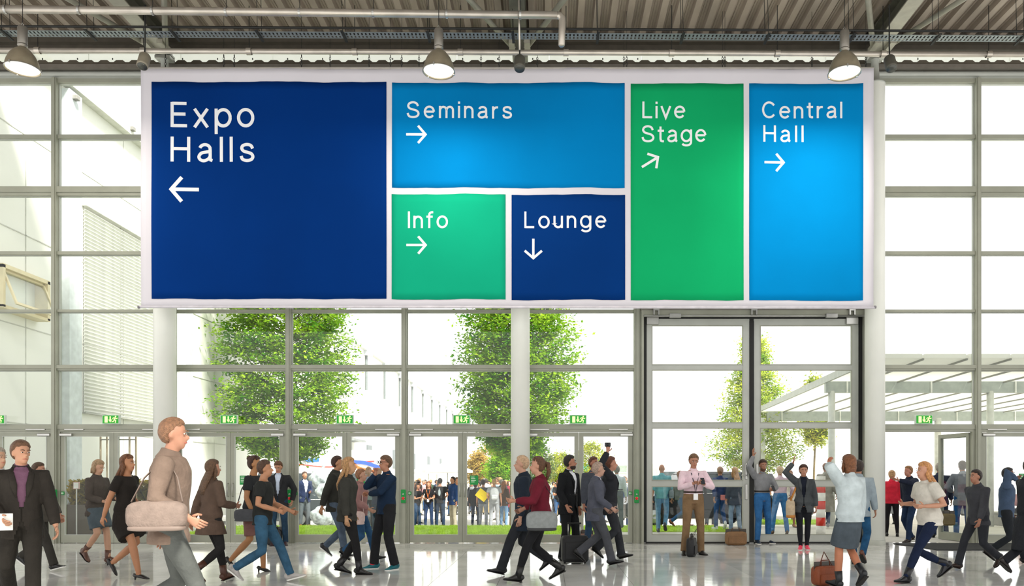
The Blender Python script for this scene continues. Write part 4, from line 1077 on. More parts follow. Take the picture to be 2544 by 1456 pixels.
        p = W + d * .022 + sd * .026; q = p + (d * .55 + sd * .75 + nn * .25).normalized() * .038; r_ = q + (d * .9 + sd * .25 + nn * (.2 + cu)).normalized() * .030
        fb.loft([p, q, r_], [.0125, .0105, .008], n=6)
    import bmesh
    bm = bmesh.new(); bm.from_mesh(me); fm = fb.mesh('hands'); bm.from_mesh(fm); bm.to_mesh(me); bm.free(); bpy.data.meshes.remove(fm)
    S = Matrix.Scale(k, 4)
    def put(nm, me_, m_, par=None, sm=True):
        me_.transform(S); o = link(nm, me_, m_, par or t, sm); return o
    def putb(nm, mb_, m_, par=None, sm=True):
        q = mb_.mesh(nm); fixn(q); return put(nm, q, m_, par, sm)
    put('body', me, SK)
    # face
    if not far:
        for s in (1, -1):
            e = putb('eye', MB().ell(HP(s * .030, .079, .010), (.012, .008, .006), 10, 6, rot=Rh), mat('#c9bdb3', .4))
            putb('iris', MB().ell(HP(s * .030, .085, .010), (.007, .004, .0055), 8, 5, rot=Rh), mat('#2a1c14', .3), e)
            putb('eyebrow', MB().loft([HP(s * .013, .089, .030), HP(s * .030, .090, .036), HP(s * .048, .078, .031)], [.004, .005, .003], n=5), hairm(hc))
        putb('mouth', MB().loft([HP(-.024, .078, -.058), HP(0, .090, -.056), HP(.024, .078, -.058)], [.003, .006, .003], n=6), mat('#a5584c', .5))
    if beard:
        putb('beard', MB().ell(HP(0, .033, -.076), (.057, .062, .046), 14, 9, rot=Rh).ell(HP(0, .060, -.096), (.030, .028, .024), rot=Rh), hairm(beard))
    # hair
    if hair != 'bald':
        hm = MB(); n, m = 28, 18; vs = []
        rng = random.Random(int(px * 7 + H * 100))
        for i in range(m + 1):
            th = math.pi * i / m
            for j in range(n):
                ph = 2 * math.pi * j / n
                dx_, dy_, dz_ = math.sin(th) * math.cos(ph), math.sin(th) * math.sin(ph), -math.cos(th)
                fw = -dy_; zz = .094 * dz_ + .022
                line = (.055 + .02 * fw if fw > .45 else (-.02 + .10 * (fw + .1) / .55 if fw > -.1 else -.075))
                if hair in ('long', 'pony', 'bun') and fw <= .45: line = -.01 + .12 * (fw + .1) / .55 if fw > -.1 else -.09
                g_ = (zz - line) / .02
                th_ = (.013 if hair == 'short' else .017) * max(0, min(1, g_)) - .012 * (1 if g_ < 0 else 0)
                if hair == 'thin': th_ = th_ * .45 if zz > .03 else th_
                if zz > .05: th_ *= 1.25
                jit = rng.uniform(-.0012, .0012)
                vs.append(HP(0, -.012, .022) + Rh @ Vector(((.077 + th_ + jit) * dx_, (.095 + th_ + jit) * dy_, (.097 + th_ + jit) * dz_)))
        fs = [(i * n + j, i * n + (j + 1) % n, (i + 1) * n + (j + 1) % n, (i + 1) * n + j) for i in range(m) for j in range(n)]
        hm.add(vs, fs)
        if hair == 'long':
            hm.loft([HP(0, -.03, .05), HP(0, -.06, -.06), TP(.50, 0, -.095), TP(.40, 0, -.135), TP(.31, 0, -.135)], [.080, .088, .10, .095, .05], [.05, .045, .04, .03, .018], side=X, n=12)
            for s in (1, -1): hm.loft([HP(s * .070, -.02, .03), HP(s * .080, -.005, -.05), TP(.49, s * .09, -.02)], [.022, .026, .018], n=8)
        if hair == 'bob':
            hm.loft([HP(0, -.03, .05), HP(0, -.055, -.05), HP(0, -.055, -.12)], [.082, .090, .075], [.05, .045, .03], side=X, n=12)
            for s in (1, -1): hm.loft([HP(s * .072, -.01, .03), HP(s * .080, .0, -.05), HP(s * .070, .0, -.11)], [.02, .024, .016], n=8)
        if hair == 'pony': hm.loft([HP(0, -.09, .05), HP(0, -.15, .03), HP(0, -.16, -.08), HP(.01, -.13, -.20)], [.025, .034, .032, .012], n=8)
        if hair == 'bun': hm.ell(HP(0, -.09, .09), (.045, .045, .042))
        putb('hair', hm, hairm(hc))
    # trousers or skirt
    def tor(m_, d0, d1, e, eb=None, ext=None):
        eb = e if eb is None else eb
        ds = [q for q in B['t'] if d0 < q[0] < d1]
        def at(d):
            L0 = B['t']
            for i in range(len(L0) - 1):
                if L0[i][0] <= d <= L0[i + 1][0]:
                    w = (d - L0[i][0]) / (L0[i + 1][0] - L0[i][0]); return (d, L0[i][1] * (1 - w) + L0[i + 1][1] * w, L0[i][2] * (1 - w) + L0[i + 1][2] * w)
            return (d,) + (L0[0][1:] if d < L0[0][0] else L0[-1][1:])
        R_ = [at(d0)] + ds + [at(d1)]
        pts = [TP(d) for d, a, c in R_]; ra = [a + e for d, a, c in R_]; rb = [c + eb for d, a, c in R_]
        if ext:                      # extra rings hanging straight below
            for (dz, a, c) in ext[::-1]: pts.insert(0, pts[0] + Vector((0, 0, -dz))) or ra.insert(0, a) or rb.insert(0, c)
        m_.loft(pts, ra, rb, side=X, n=18)
    vb = vox * 1.08
    if bot in ('trousers', 'jeans', 'leggings', 'suit'):
        e = {'trousers': .012, 'jeans': .010, 'leggings': .006, 'suit': .016}[bot]
        hw = {'trousers': .068, 'jeans': .060, 'leggings': .044, 'suit': .074}[bot]
        m = MB(); tor(m, -.06, .15, e + .004)
        for s in (1, -1):
            hj = Vector((B['hip'] * s, 0, hz)); ae = ank[s] - (kn[s] - ank[s]).normalized() * (.028 if shoe == 'shoe' else .012)
            m.loft([hj + Vector((0, 0, .06)), hj.lerp(kn[s], .25), hj.lerp(kn[s], .6), kn[s], kn[s].lerp(ae, .4), kn[s].lerp(ae, .85), ae], [.088 + e, .084 + e, .070 + e, .057 + e, max(.055 + e, hw * .95), hw * .96, hw], n=12)
        me = remesh(m, vb, 3)
        put('trousers' if bot in ('trousers', 'suit') else bot, me, denim(bc) if bot == 'jeans' else cloth(bc))
    elif bot == 'skirt':
        m = MB(); hl_ = hem or .50
        mid = (kn[1] + kn[-1]) * .5; w = max(.16, abs(kn[1].y - kn[-1].y) / 2 + .10)
        tor(m, -.04, .15, .012)
        zc = hl_; q = mid.copy(); fr_ = (hz - zc) / max(.05, hz - mid.z); q = Vector((0, mid.y * min(1, fr_), zc))
        m.loft([TP(.03), Vector((0, q.y * .5, (hz + zc) / 2)), q], [.18, .20, .20], [.13, max(.15, w * .75), w], side=X, n=16)
        put('skirt', remesh(m, vb, 3), cloth(bc))
    # belt
    if belt: 
        m = MB(); m.loft([TP(.125), TP(.155)], [B['t'][2][1] + .030] * 2, [B['t'][2][2] + .030] * 2, side=X, n=20); putb('belt', m, mat(belt, .5))
    # tops
    def sleeves(m_, e, cuff, full):
        for s in (1, -1):
            a, c, w = sh[s], elb[s], wr[s]
            st = TP(.44, s * (B['sw'] - .09))
            if full == 'short': m_.loft([st, a, a.lerp(c, .35), a.lerp(c, .62)], [.055 + e, .060 + e, .058 + e, .060 + e], n=12)
            elif full == 'rolled': m_.loft([st, a, a.lerp(c, .5), c, c.lerp(w, .3)], [.055 + e, .060 + e, .052 + e, .048 + e, .046 + e], n=12)
            else: m_.loft([st, a, a.lerp(c, .5), c, c.lerp(w, .5), c.lerp(w, .93)], [.056 + e, .062 + e, .054 + e, .048 + e, .042 + e, cuff], n=12)
    def collar(m_, r0, hgt=.03): m_.loft([TP(.50, 0, -.01), TP(.535, 0, -.008), TP(.535 + hgt, 0, .0)], [r0 + .03, r0, r0 - .006], n=14)
    tuck = top in ('shirt_tucked',)
    if inner:
        m = MB(); tor(m, .06, .505, .014); collar(m, .070, .035); me = remesh(m, vb, 2); put(inner, me, cloth(ic))
    full = sleeve or ('short' if top in ('tshirt', 'vest') else 'full')
    m = MB()
    if top in ('shirt', 'tshirt', 'sweater', 'shirt_tucked'):
        e = {'shirt': .018, 'tshirt': .018, 'sweater': .024, 'shirt_tucked': .017}[top]
        if tuck: tor(m, .10, .505, e, e + .004)
        else: tor(m, -.05, .505, e + .004, e + .004, [(.05, .19, .14)] if sex == 'm' else [(.03, .19, .14)])
        sleeves(m, e - .004, .040, full)
        if top != 'tshirt': collar(m, .066, .02 if top == 'sweater' else .032)
        put({'shirt': 'shirt', 'tshirt': 't_shirt', 'sweater': 'sweater', 'shirt_tucked': 'shirt'}[top], remesh(m, vb, 3), cloth(tc))
    elif top in ('jacket', 'coat', 'blazer', 'puffer', 'vest'):
        e = .040 if top == 'puffer' else .030
        ext = {'jacket': [(.05, .205, .15), (.06, .205, .15)], 'blazer': [(.05, .205, .15), (.10, .21, .155)], 'coat': [(.05, .21, .16), (.15, .23, .19), (.30, .25, .22)], 'puffer': [(.04, .20, .155)], 'vest': [(.04, .195, .145)]}[top]
        if hem and top == 'coat': ext = ext[:1] + [(max(.08, hz - .05 - hem), .24, .21)]
        tor(m, -.04, .51, e, e, ext[::-1] if False else sorted(ext, key=lambda q: -q[0]))
        if top != 'vest': sleeves(m, e - .012, .050, full)
        collar(m, .078, .03)
        pred = None
        if inner:
            def cut(c):
                v = c - PV; d = v.dot(u); fw = v.dot(f)
                if fw < .045 or fw > .22 or d > .54: return False
                w_ = .012 + .075 * max(0, min(1, (d - .12) / .36)) + (.05 * min(1, -d / .15) if d < 0 else 0)
                return abs(v.x) < w_
            pred = cut
        o = put({'jacket': 'jacket', 'coat': 'coat', 'blazer': 'blazer', 'puffer': 'puffer_jacket', 'vest': 'vest'}[top], remesh(m, vb, 3, cut=pred), cloth(tc))
        if inner and not far and top in ('blazer', 'jacket'):
            for s in (1, -1):
                q = MB(); pts = [TP(.535, s * .07, .02), TP(.47, s * .085, .105), TP(.36, s * .065, .150), TP(.24, s * .045, .145)]
                q.loft(pts, [.012, .026, .030, .006], [.006, .006, .006, .004], side=X, n=8); putb('lapel', q, cloth(tc), o)
    elif top == 'dress':
        tor(m, -.04, .50, .016); w = max(.17, abs(kn[1].y - kn[-1].y) / 2 + .09); zc = hem or .52
        m.loft([TP(.10), TP(-.05), Vector((0, 0, (hz + zc) / 2)), Vector((0, (kn[1].y + kn[-1].y) / 2, zc))], [.15, .19, .21, .24], [.11, .14, max(.16, w * .8), w], side=X, n=16)
        sleeves(m, .012, .036, full)
        put('dress', remesh(m, vb, 3), cloth(tc))
    # shoes
    for s, q in ((1, P['fl']), (-1, P['fr'])):
        A = ank[s]; pt = R(q[3]); heelh = .055 if shoe == 'heel' else 0
        pt2 = pt + (R(20) if shoe == 'heel' else 0)
        yaw = R(P.get('toe', 8)) * s
        M = Matrix.Rotation(yaw, 3, 'Z') @ Matrix.Rotation(pt2, 3, 'X')
        dz0 = .045 if shoe == 'heel' else 0
        def FP(fw, up, sd=0): return A + M @ Vector((sd, -fw, up))
        sec = [(-.080, .020, -.070, -.02), (-.066, .034, -.080, .01), (-.02, .037, -.084, .032), (.03, .037, -.084, .012), (.08, .042, -.084, -.022), (.13, .044, -.084, -.045), (.17, .036, -.082, -.055), (.195, .016, -.076, -.066)]
        if shoe == 'heel': sec = [(a, b_ * .85, c + .0, min(d, -.028)) for a, b_, c, d in sec]
        m = MB(); m.loft([FP(a, (c + d) / 2) for a, b_, c, d in sec], [b_ for a, b_, c, d in sec], [(d - c) / 2 for a, b_, c, d in sec], side=M @ Vector((1, 0, 0)), n=12)
        if shoe == 'boot': m.loft([FP(-.015, -.04), FP(-.012, .03), A + (kn[s] - A).normalized() * .13], [.044, .046, .052], n=12)
        if shoe == 'sneaker': m.loft([FP(-.03, -.03), FP(-.012, .035)], [.040, .044], n=12)
        ob = putb({'shoe': 'shoe', 'sneaker': 'sneaker', 'boot': 'boot', 'heel': 'heeled_shoe'}[shoe], m, mat(sc, .38, 0, .1, 12.))
        if shoe in ('sneaker', 'shoe', 'boot'):
            so = MB(); out = [(-.072, .0), (-.06, .034), (0, .035), (.07, .042), (.13, .046), (.175, .036), (.20, .0)]
            ring = [(a, b_) for a, b_ in out] + [(a, -b_) for a, b_ in out[-2:0:-1]]
            n = len(ring); vs = [FP(a, z_, b_) for z_ in (-.090, -.072 if shoe == 'sneaker' else -.080) for a, b_ in ring]
            so.add(vs, [(i, (i + 1) % n, (i + 1) % n + n, i + n) for i in range(n)] + [tuple(range(n))[::-1], tuple(range(n, 2 * n))])
            putb('sole', so, mat(sole or ('#d9d9d4' if shoe == 'sneaker' else '#1a1816'), .6), ob, False)
        if shoe in ('heel', 'boot') and sex == 'f':
            h0 = FP(-.045, -.075); putb('heel', MB().loft([h0, Vector((h0.x, h0.y + .005, h0.z - (.055 if shoe == 'heel' else .02)))], [.018, .008 if shoe == 'heel' else .018], n=8), mat(sc, .4), ob)
    if lanyard:
        dd = .11 + .03
        m = MB(); pts = [TP(.52, -.06, -.02), TP(.47, -.065, .105), TP(.30, -.03, .150), TP(.12, 0, .150), TP(.30, .03, .150), TP(.47, .065, .105), TP(.52, .06, -.02)]
        m.loft(pts, .008, .004, n=6); lo = putb('lanyard', m, mat(lanyard, .6))
        putb('badge', MB().box(-.04, .04, -.003, .003, -.06, .05, 0, Matrix.Translation(TP(.07, 0, .158))), mat('#eceef0', .5), lo, False)
    J = dict(t=t, k=k, wr={s: wr[s] * k for s in wr}, elb={s: elb[s] * k for s in elb}, sh={s: sh[s] * k for s in sh}, TP=lambda d, s=0, fw=0: TP(d, s, fw) * k, loc=Vector(t.location), rot=Matrix.Rotation(R(head), 3, 'Z'))
    def world_(p): return J['loc'] + J['rot'] @ p
    J['w'] = world_
    return J

# carried objects (things of their own)
def phone(J, s, label, d=(0, .05, .04)):
    p = J['w'](J['wr'][s] + Vv((d[0], d[1], d[2])) )
    t = thing('phone', label, 'phone', p, 0)
    t.rotation_euler = (R(-35), 0, J['rot'].to_euler().z)
    MB().bbox(-.036, .036, -.005, .005, -.07, .07, .004).build('case', mat('#1b1c1f', .3), t)
    MB().box(-.032, .032, -.0062, -.005, -.062, .062).build('screen', mat('#31363c', .1), t)
def pillow(m, w, d, h, z0=0., p=.45):
    n, k = 20, 12; vs = []
    sg = lambda v, e: math.copysign(abs(v) ** e, v)
    for i in range(k + 1):
        th = -math.pi / 2 + math.pi * i / k
        for j in range(n):
            ph = 2 * math.pi * j / n
            vs.append((w / 2 * sg(math.cos(th), p) * sg(math.cos(ph), p), d / 2 * sg(math.cos(th), p) * sg(math.sin(ph), p), z0 + h / 2 + h / 2 * sg(math.sin(th), p)))
    return m.add(vs, [(i * n + j, i * n + (j + 1) % n, (i + 1) * n + (j + 1) % n, (i + 1) * n + j) for i in range(k) for j in range(n)])
def briefbag(name, label, cat, loc, rz, w, d, h, col, strap=None, handle=True, group=None, flap=True, tilt=0):
    t = thing(name, label, cat, loc, rz, group); t.rotation_euler = (0, tilt, rz)
    c = mat(col, .55, 0, .15, 8., .3, 40.)
    pillow(MB(), w, d, h, 0, .35).build('bag_body', c, t, True)
    if flap: MB().bbox(-w / 2 * .8, w / 2 * .8, -d / 2 - .015, -d / 2, h * .12, h * .6, .01).build('front_pocket', c, t)
    MB().loft([(-w / 2 * .99, 0, h * .86), (w / 2 * .99, 0, h * .86)], [.006] * 2, [d / 2 * 1.02] * 2, n=8).build('zip', mat('#3a352e', .4), t)
    if handle:
        MB().loft([(-w * .2, 0, h * .98), (-w * .17, 0, h + .07), (w * .17, 0, h + .07), (w * .2, 0, h * .98)], .009, n=8).build('handle', mat(strap or col, .5), t, True)
    return t
def shoulder_bag(J, s, label, w, d, h, col, drop=.40, strapc=None, fw=0., name='shoulder_bag', out=.22, plain=False):
    top = J['sh'][s] + Vector((0, 0, .06)); k = J['k']
    base = Vector((s * (out + .03) * 1.0, -fw, top.z - drop - h))
    p = J['w'](Vector((base.x, base.y, base.z)))
    t = thing(name, label, 'bag', p, J['rot'].to_euler().z)
    c = mat(col, .75, 0, .12, 18., .3, 60.)
    pillow(MB(), d, w, h, 0, .55).build('bag_body', c, t, True)
    tl_ = Vector((top.x - base.x - s * .05, -base.y, top.z - base.z))
    MB().loft([(0, -w * .42, h * .95), (tl_.x * .6, tl_.y - w * .28, tl_.z * .7), (tl_.x, tl_.y - .02, tl_.z), (tl_.x * .6, tl_.y + w * .28, tl_.z * .7), (0, w * .42, h * .95)], .014, .005, n=6).build('strap', mat(strapc or col, .6), t, True)
    if not plain: pillow(MB(), d * .96, w * .94, h * .2, -.006, .5).build('base_trim', mat(strapc or col, .6), t, True)
    return t
def backpack(J, label, col, w=.30, h=.42, d=.16):
    p = J['w'](J['TP'](.02, 0, -.14 - d / 2))
    t = thing('backpack', label, 'backpack', p, J['rot'].to_euler().z)
    c = mat(col, .75, 0, .15, 8., .4, 20.)
    m = MB(); m.ell((0, 0, h * .5), (w * .55, d * .62, h * .54), 16, 12)
    m.v = [(max(-w / 2, min(w / 2, a)), max(-d / 2, min(d / 2, b)), max(0, min(h, c_))) for a, b, c_ in m.v]
    m.build('bag_body', c, t, True)
    MB().bbox(-w * .36, w * .36, d / 2 - .01, d / 2 + .045, .03, h * .45, .03).build('front_pocket', c, t)
    for s in (1, -1):
        MB().loft([(s * w * .3, -d / 2, .05), (s * w * .42, -d / 2 - .12, .12), (s * w * .42, -d / 2 - .27, .32), (s * w * .36, -d / 2 - .20, .47), (s * w * .3, -d / 2, h * .93)], .018, .006, n=6).build('strap', c, t, True)
    return t
# ------------------------------------------------------------------ people in the hall
def YF(fy, gr=0.): return (EYE - gr) * F / (fy - VY)          # depth of a point on the floor at picture row fy
SA, SB, SCn, SD = '#c98e70', '#b97d5f', '#d9a98c', '#8d5b43'

# man in dark suit, front left
J = person('man in a dark suit over a purple striped top striding in the left foreground', 52, 8.4, 1.84, 35, 'm', dict(walkp(.8, 1, .6), hl=(.30, .16, .84), hr=(-.17, .22, .98)), 'blazer', '#2b2723', 'knit_top', '#6a4a5e', 'suit', '#26231f', 'shoe', '#1a1715', 'short', '#5f4330', '#d39a78', lean=.06, look=(25, 5))
t = thing('folded_paper', 'white folded paper held by the dark suited man at the far left', 'paper', J['w'](J['wr'][-1] + Vector((0, -.06, -.10))), R(35))
MB().bbox(-.10, .10, -.006, .006, -.03, .14, .004).build('sheet', mat('#d9d8d4', .7), t)
m = MB()
person('grey haired man in a pale grey striped jacket half cut by the left edge', -8, 9.6, 1.80, 60, 'm', walkp(.7, -1), 'jacket', '#9c9a96', 'shirt', '#d9d2d8', 'trousers', '#3b3834', 'shoe', '#1c1a19', 'short', '#9b8f82', '#d3a080', look=(10, 0))
person('man in dark trousers hidden behind the dark suited man at the far left, black sneakers', 92, YF(1418), 1.70, 90, 'm', walkp(.9, -1), 'jacket', '#4a4640', None, '', 'trousers', '#34322e', 'sneaker', '#1d1d1e', 'short', '#4a3524', SA)
# woman with short blond hair
person('woman with blond bob in a dark jacket and grey skirt, typing on her phone', 240, YF(1402), 1.71, 75, 'f', dict(walkp(.45, 1), hl=(.12, .30, 1.12), hr=(-.14, .28, 1.08)), 'jacket', '#4b4540', None, '', 'skirt', '#4a555c', 'boot', '#5a3c30', 'bob', '#a08566', '#d8a585', look=(0, 20), hem=.62, curl=.8)
J = person('woman in a black dress with loose auburn hair and a bare tan neckline', 312, 11.3, 1.77, 80, 'f', dict(walkp(.75, -1), hl=(.20, .10, .98)), 'dress', '#221e1b', None, '', 'none', '', 'heel', '#1b1918', 'long', '#69432a', '#c98a62', hem=.60, sleeve='short')
shoulder_bag(J, 1, 'dark grey shoulder bag of the woman in the black dress', .36, .12, .28, '#4e504c', out=.24, drop=.42)
J = person('very tall man in a taupe jacket with a large travel bag near the left column', 420, 6.8, 1.97, 100, 'm', dict(walkp(.9, -1), hr=(-.26, .20, .98), hl=(.25, -.12, .84)), 'jacket', '#6a5a50', None, '', 'trousers', '#4c4f4d', 'shoe', '#2b2826', 'short', '#7d5a42', '#c48a6e', look=(0, 4), vox=.012)
t = shoulder_bag(J, -1, 'large taupe travel bag under the arm of the very tall man', .46, .18, .24, '#75665e', drop=.36, out=.30)
person('woman with long brown hair in a brown coat and black leggings, walking away', 524, YF(1450), 1.68, 140, 'f', dict(walkp(.7, 1), hr=(-.16, .28, 1.10)), 'coat', '#54443a', None, '', 'leggings', '#201f1f', 'boot', '#4b2e22', 'long', '#5b4330', SA, hem=.72)
# black T-shirt pair
person('man in a black T-shirt, blue jeans and grey sneakers striding right', 652, YF(1448), 1.72, 100, 'm', dict(walkp(1.0, 1), hl=(.18, .34, 1.0), hr=(-.22, .22, 1.02)), 'tshirt', '#222423', None, '', 'jeans', '#2e5068', 'sneaker', '#a5a19e', 'short', '#4a3426', '#c68a64', sleeve='short')
J = person('woman with dark hair up in a black top, brown skirt and black high heels', 628, YF(1421), 1.76, 85, 'f', dict(fl=(.06, .14, .01, 0), fr=(-.07, -.30, .06, 30), hl=(.20, .22, 1.0), hr=(-.2, .1, .9)), 'tshirt', '#26282a', None, '', 'skirt', '#6e4f4a', 'heel', '#161514', 'bun', '#3d241a', '#bd8352', hem=.56)
shoulder_bag(J, -1, 'flat dark grey bag at the hip of the woman in black high heels', .34, .09, .18, '#43454a', drop=.50, out=.21)
# man in blazer
J = person('man in a black blazer and pale blue shirt looking down by the doors', 692, YF(1355), 1.79, 12, 'm', dict(hl=(.27, -.02, .92), hr=(-.16, .24, 1.04), fl=(.14, -.02, 0, 0), fr=(-.10, .05, 0, 0)), 'blazer', '#26272a', 'shirt', '#b9c6da', 'jeans', '#22394e', 'shoe', '#3c2c30', 'short', '#5d3c26', '#cf9272', look=(-12, 28), pole={1: (1, -.6, 0), -1: (-.8, -.6, -.3)}, curl=.7)
phone(J, -1, 'dark phone held by the man in the black blazer', (.03, .07, .05))
t = briefbag('backpack', 'round black bag standing by the doors at the feet of the man in the blazer', 'bag', (XW(682, 16.95), 16.95, 0), R(10), .30, .20, .34, '#1f2124')
# trio left of the centre
J = person('man in a black jacket with dark hair, grey blue jeans and black white-soled sneakers', 832, YF(1390), 1.81, 88, 'm', dict(walkp(.55, -1), hl=(.22, .16, .95)), 'jacket', '#2c2d29', None, '', 'jeans', '#4b5868', 'sneaker', '#1f2022', 'short', '#3a2117', '#c38a62', lean=.05)
person('woman with light brown hair in a black coat, black leggings and buckled ankle boots', 862, YF(1427), 1.75, 92, 'f', dict(fl=(.08, -.12, .02, 14), fr=(-.06, .20, .0, -2)), 'jacket', '#33332f', None, '', 'leggings', '#1b1b1c', 'boot', '#1a1a1b', 'long', '#a98258', '#cc9a70', lean=.03)
J = person('woman in a dusty pink jacket and blue jeans walking right', 893, YF(1396), 1.60, 90, 'f', dict(walkp(.75, 1), hr=(-.2, .22, 1.0)), 'puffer', '#8d6a68', None, '', 'jeans', '#27496a', 'shoe', '#17181b', 'short', '#8d6246', '#cf9c80')
shoulder_bag(J, -1, 'pale pink tote bag of the woman in the dusty pink jacket', .30, .10, .22, '#cbb3ae', drop=.45, out=.22)
# man in the dark blue shirt
J = person('man in a dark blue shirt and teal sneakers, one hand at his face', 960, YF(1414), 1.79, -50, 'm', dict(fl=(.15, -.06, 0, 0), fr=(-.17, .12, 0, 0), hl=(-.10, .24, 1.16), hr=(-.03, .17, 1.47), toe=14), 'shirt', '#15283f', None, '', 'suit', '#1f2023', 'sneaker', '#14626c', 'short', '#634833', '#c98a6c', look=(-5, 8), curl=.9, lean=0., pole={1: (.7, .5, -.6), -1: (-.5, .8, -1)}, hand={1: (-1, .15, .1), -1: (.15, .1, 1)})
for ch in list(J['t'].children):
    if ch.name.startswith('sneaker'):
        c = ch.location
        vs = [v.co for v in ch.data.vertices]; mx = max(v.z for v in vs); ctr = sum((v for v in vs if v.z > mx - .06), Vector()) / max(1, len([1 for v in vs if v.z > mx - .06]))
        MB().ell((ctr.x, ctr.y - .03, mx - .055), (.036, .055, .026), 12, 7).build('red_tongue', mat('#e2394c', .6), ch, True)
t = thing('eyeglasses', 'dark rimmed glasses worn by the man in the dark blue shirt', 'glasses', J['w'](J['TP'](.70, 0, .135)), R(-55))
for s in (1, -1): MB().loft([(s * .033 + .027 * math.cos(R(a)), -.0, .024 * math.sin(R(a))) for a in range(0, 361, 30)], .004, n=5).build('rim', mat('#1b1416', .4), t, True)
MB().loft([(-.008, 0, .004), (.008, 0, .004)], .004, n=5).loft([(.06, 0, .005), (.076, .06, .005), (.078, .12, 0)], .003, n=5).loft([(-.06, 0, .005), (-.076, .06, .005), (-.078, .12, 0)], .003, n=5).build('temple', mat('#1b1416', .4), t, True)
# centre right group
person('fair haired man in a navy coat striding left in front of the centre column', 1304, YF(1428), 1.80, -85, 'm', dict(walkp(.95, 1), hl=(.24, .08, .84), hr=(-.24, -.1, .86)), 'coat', '#1d2632', None, '', 'suit', '#24272c', 'shoe', '#15161a', 'short', '#b89a7c', '#cf9a80', lean=.05, hem=.66)
J = person('woman with brown ponytail in a burgundy sweater, black jeans and heeled boots', 1345, YF(1446), 1.76, -88, 'f', dict(fl=(.06, .32, .01, -8), fr=(-.06, -.24, .05, 28), hl=(.18, .36, 1.12), hr=(-.22, .24, 1.0)), 'sweater', '#5f1626', None, '', 'leggings', '#17181b', 'boot', '#131313', 'pony', '#573a26', '#cc9478', lean=.06)
shoulder_bag(J, 1, 'grey shoulder bag at the hip of the woman in burgundy', .42, .12, .26, '#7b8080', drop=.44, strapc='#2b2d2f')
J = person('bearded man in a black suit and white shirt without tie, looking right', 1412, YF(1392), 1.83, 55, 'm', dict(fl=(.12, .08, 0, 0), fr=(-.12, -.04, 0, 0), hr=(-.26, .14, .92)), 'blazer', '#15171a', 'shirt', '#dfe3ea', 'suit', '#17191b', 'shoe', '#101112', 'short', '#1c1613', '#bd8164', beard='#2a1d16', look=(28, 0), belt='#15120f')
t = thing('rolling_suitcase', 'upright black suitcase beside the bearded man in the black suit', 'suitcase', (XW(1428, 13.35), 13.35, 0), R(6))
SU = mat('#17181a', .6, 0, .15, 8., .2, 40.)
MB().bbox(-.22, .22, -.12, .12, .03, .46, .04).build('case_body', SU, t); MB().bbox(-.17, .17, -.145, -.12, .08, .36, .012).build('front_pocket', SU, t)
for s in (1, -1): MB().loft([(s * .10, .08, .45), (s * .10, .08, .66)], .010, n=8).build('pull_tube', STEEL, t, True); MB().loft([(s * .17 - .015, .0, .028), (s * .17 + .015, 0, .028)], .028, n=12).build('wheel', DARKG, t)
MB().loft([(-.12, .08, .66), (.12, .08, .66)], .014, n=8).build('pull_grip', DARKG, t, True)
person('man in a slate grey suit with pale shirt cuffs, walking right past the suitcase', 1478, YF(1405), 1.70, 92, 'm', dict(walkp(.75, -1), hl=(.24, .2, .96), hr=(-.22, .26, .98)), 'blazer', '#4b4e5a', 'shirt', '#cfd0da', 'suit', '#46484e', 'shoe', '#111214', 'short', '#a08a7c', '#c99a84', lean=.07)
J = person('man in a black suit raising a small camera in one hand, walking right', 1513, YF(1392), 1.80, 90, 'm', dict(walkp(.6, 1), hr=(-.24, -.04, 1.84), hl=(.25, .10, .86)), 'blazer', '#23252a', 'shirt', '#c9cbd4', 'suit', '#2c2e33', 'shoe', '#141414', 'short', '#5e3524', '#c98a70', hand={-1: (0, .1, 1), 1: None}, curl=.8)
t = thing('small_camera', 'small dark camera held up high above the man in the black suit', 'camera', J['w'](J['wr'][-1] + Vector((0, 0, .12))), 0)
MB().bbox(-.05, .05, -.02, .02, -.035, .035, .008).build('camera_body', mat('#24262a', .4), t); MB().lathe((0, -.02, 0), [(.022, 0), (.022, .02), (.001, .022)], 14, M=Matrix.Rotation(R(90), 3, 'X')).build('lens', mat('#121316', .2), t, True)
person('man with brown hair in dark jeans and white sneakers, mostly hidden behind the grey suit', 1472, YF(1372), 1.84, 40, 'm', dict(hl=(.2, .2, 1.0)), 'sweater', '#3f434c', None, '', 'jeans', '#24374c', 'sneaker', '#d5d2cd', 'short', '#4f2c1e', '#b0745c', beard='#4f2c1e')
briefbag('holdall', 'brown leather holdall on the floor behind the man with white sneakers', 'bag', (XW(1453, 16.7), 16.7, 0), R(-8), .36, .2, .27, '#6e5246', '#4c362c')
# man in pink shirt
J = person('man in a pale pink shirt and khaki trousers with lanyard, typing on his phone', 1722, YF(1378), 1.88, 6, 'm', dict(fl=(.13, .02, 0, 0), fr=(-.16, .0, 0, 0), hl=(.10, .30, 1.24), hr=(-.07, .28, 1.25), toe=18), 'shirt_tucked', '#dcc3cd', None, '', 'trousers', '#7a6248', 'shoe', '#1b1716', 'short', '#6d5038', '#c98c70', look=(-3, 16), belt='#2b1d16', lanyard='#1d2130', curl=.9, pole={1: (1, -.4, -.7), -1: (-1, -.4, -.7)})
phone(J, 1, 'dark phone in the hands of the man in the pale pink shirt', (-.04, .07, .05))
t = briefbag('satchel', 'slim black bag standing between the feet of the man in khaki trousers', 'bag', (XW(1718, 14.55), 14.55, 0), R(70), .34, .15, .34, '#1c1d20')
MB().loft([(-.12, 0, .33), (-.05, -.1, .5), (.1, -.05, .42), (.14, 0, .33)], .010, .004, n=6).build('shoulder_strap', mat('#1c1d20', .6), t, True)
t = briefbag('leather_briefcase', 'tan brown leather briefcase on the floor against the tall gate', 'bag', (XW(1828, 17.05), 17.05, 0), R(4), .45, .18, .29, '#7a5a3a', '#5a4028')
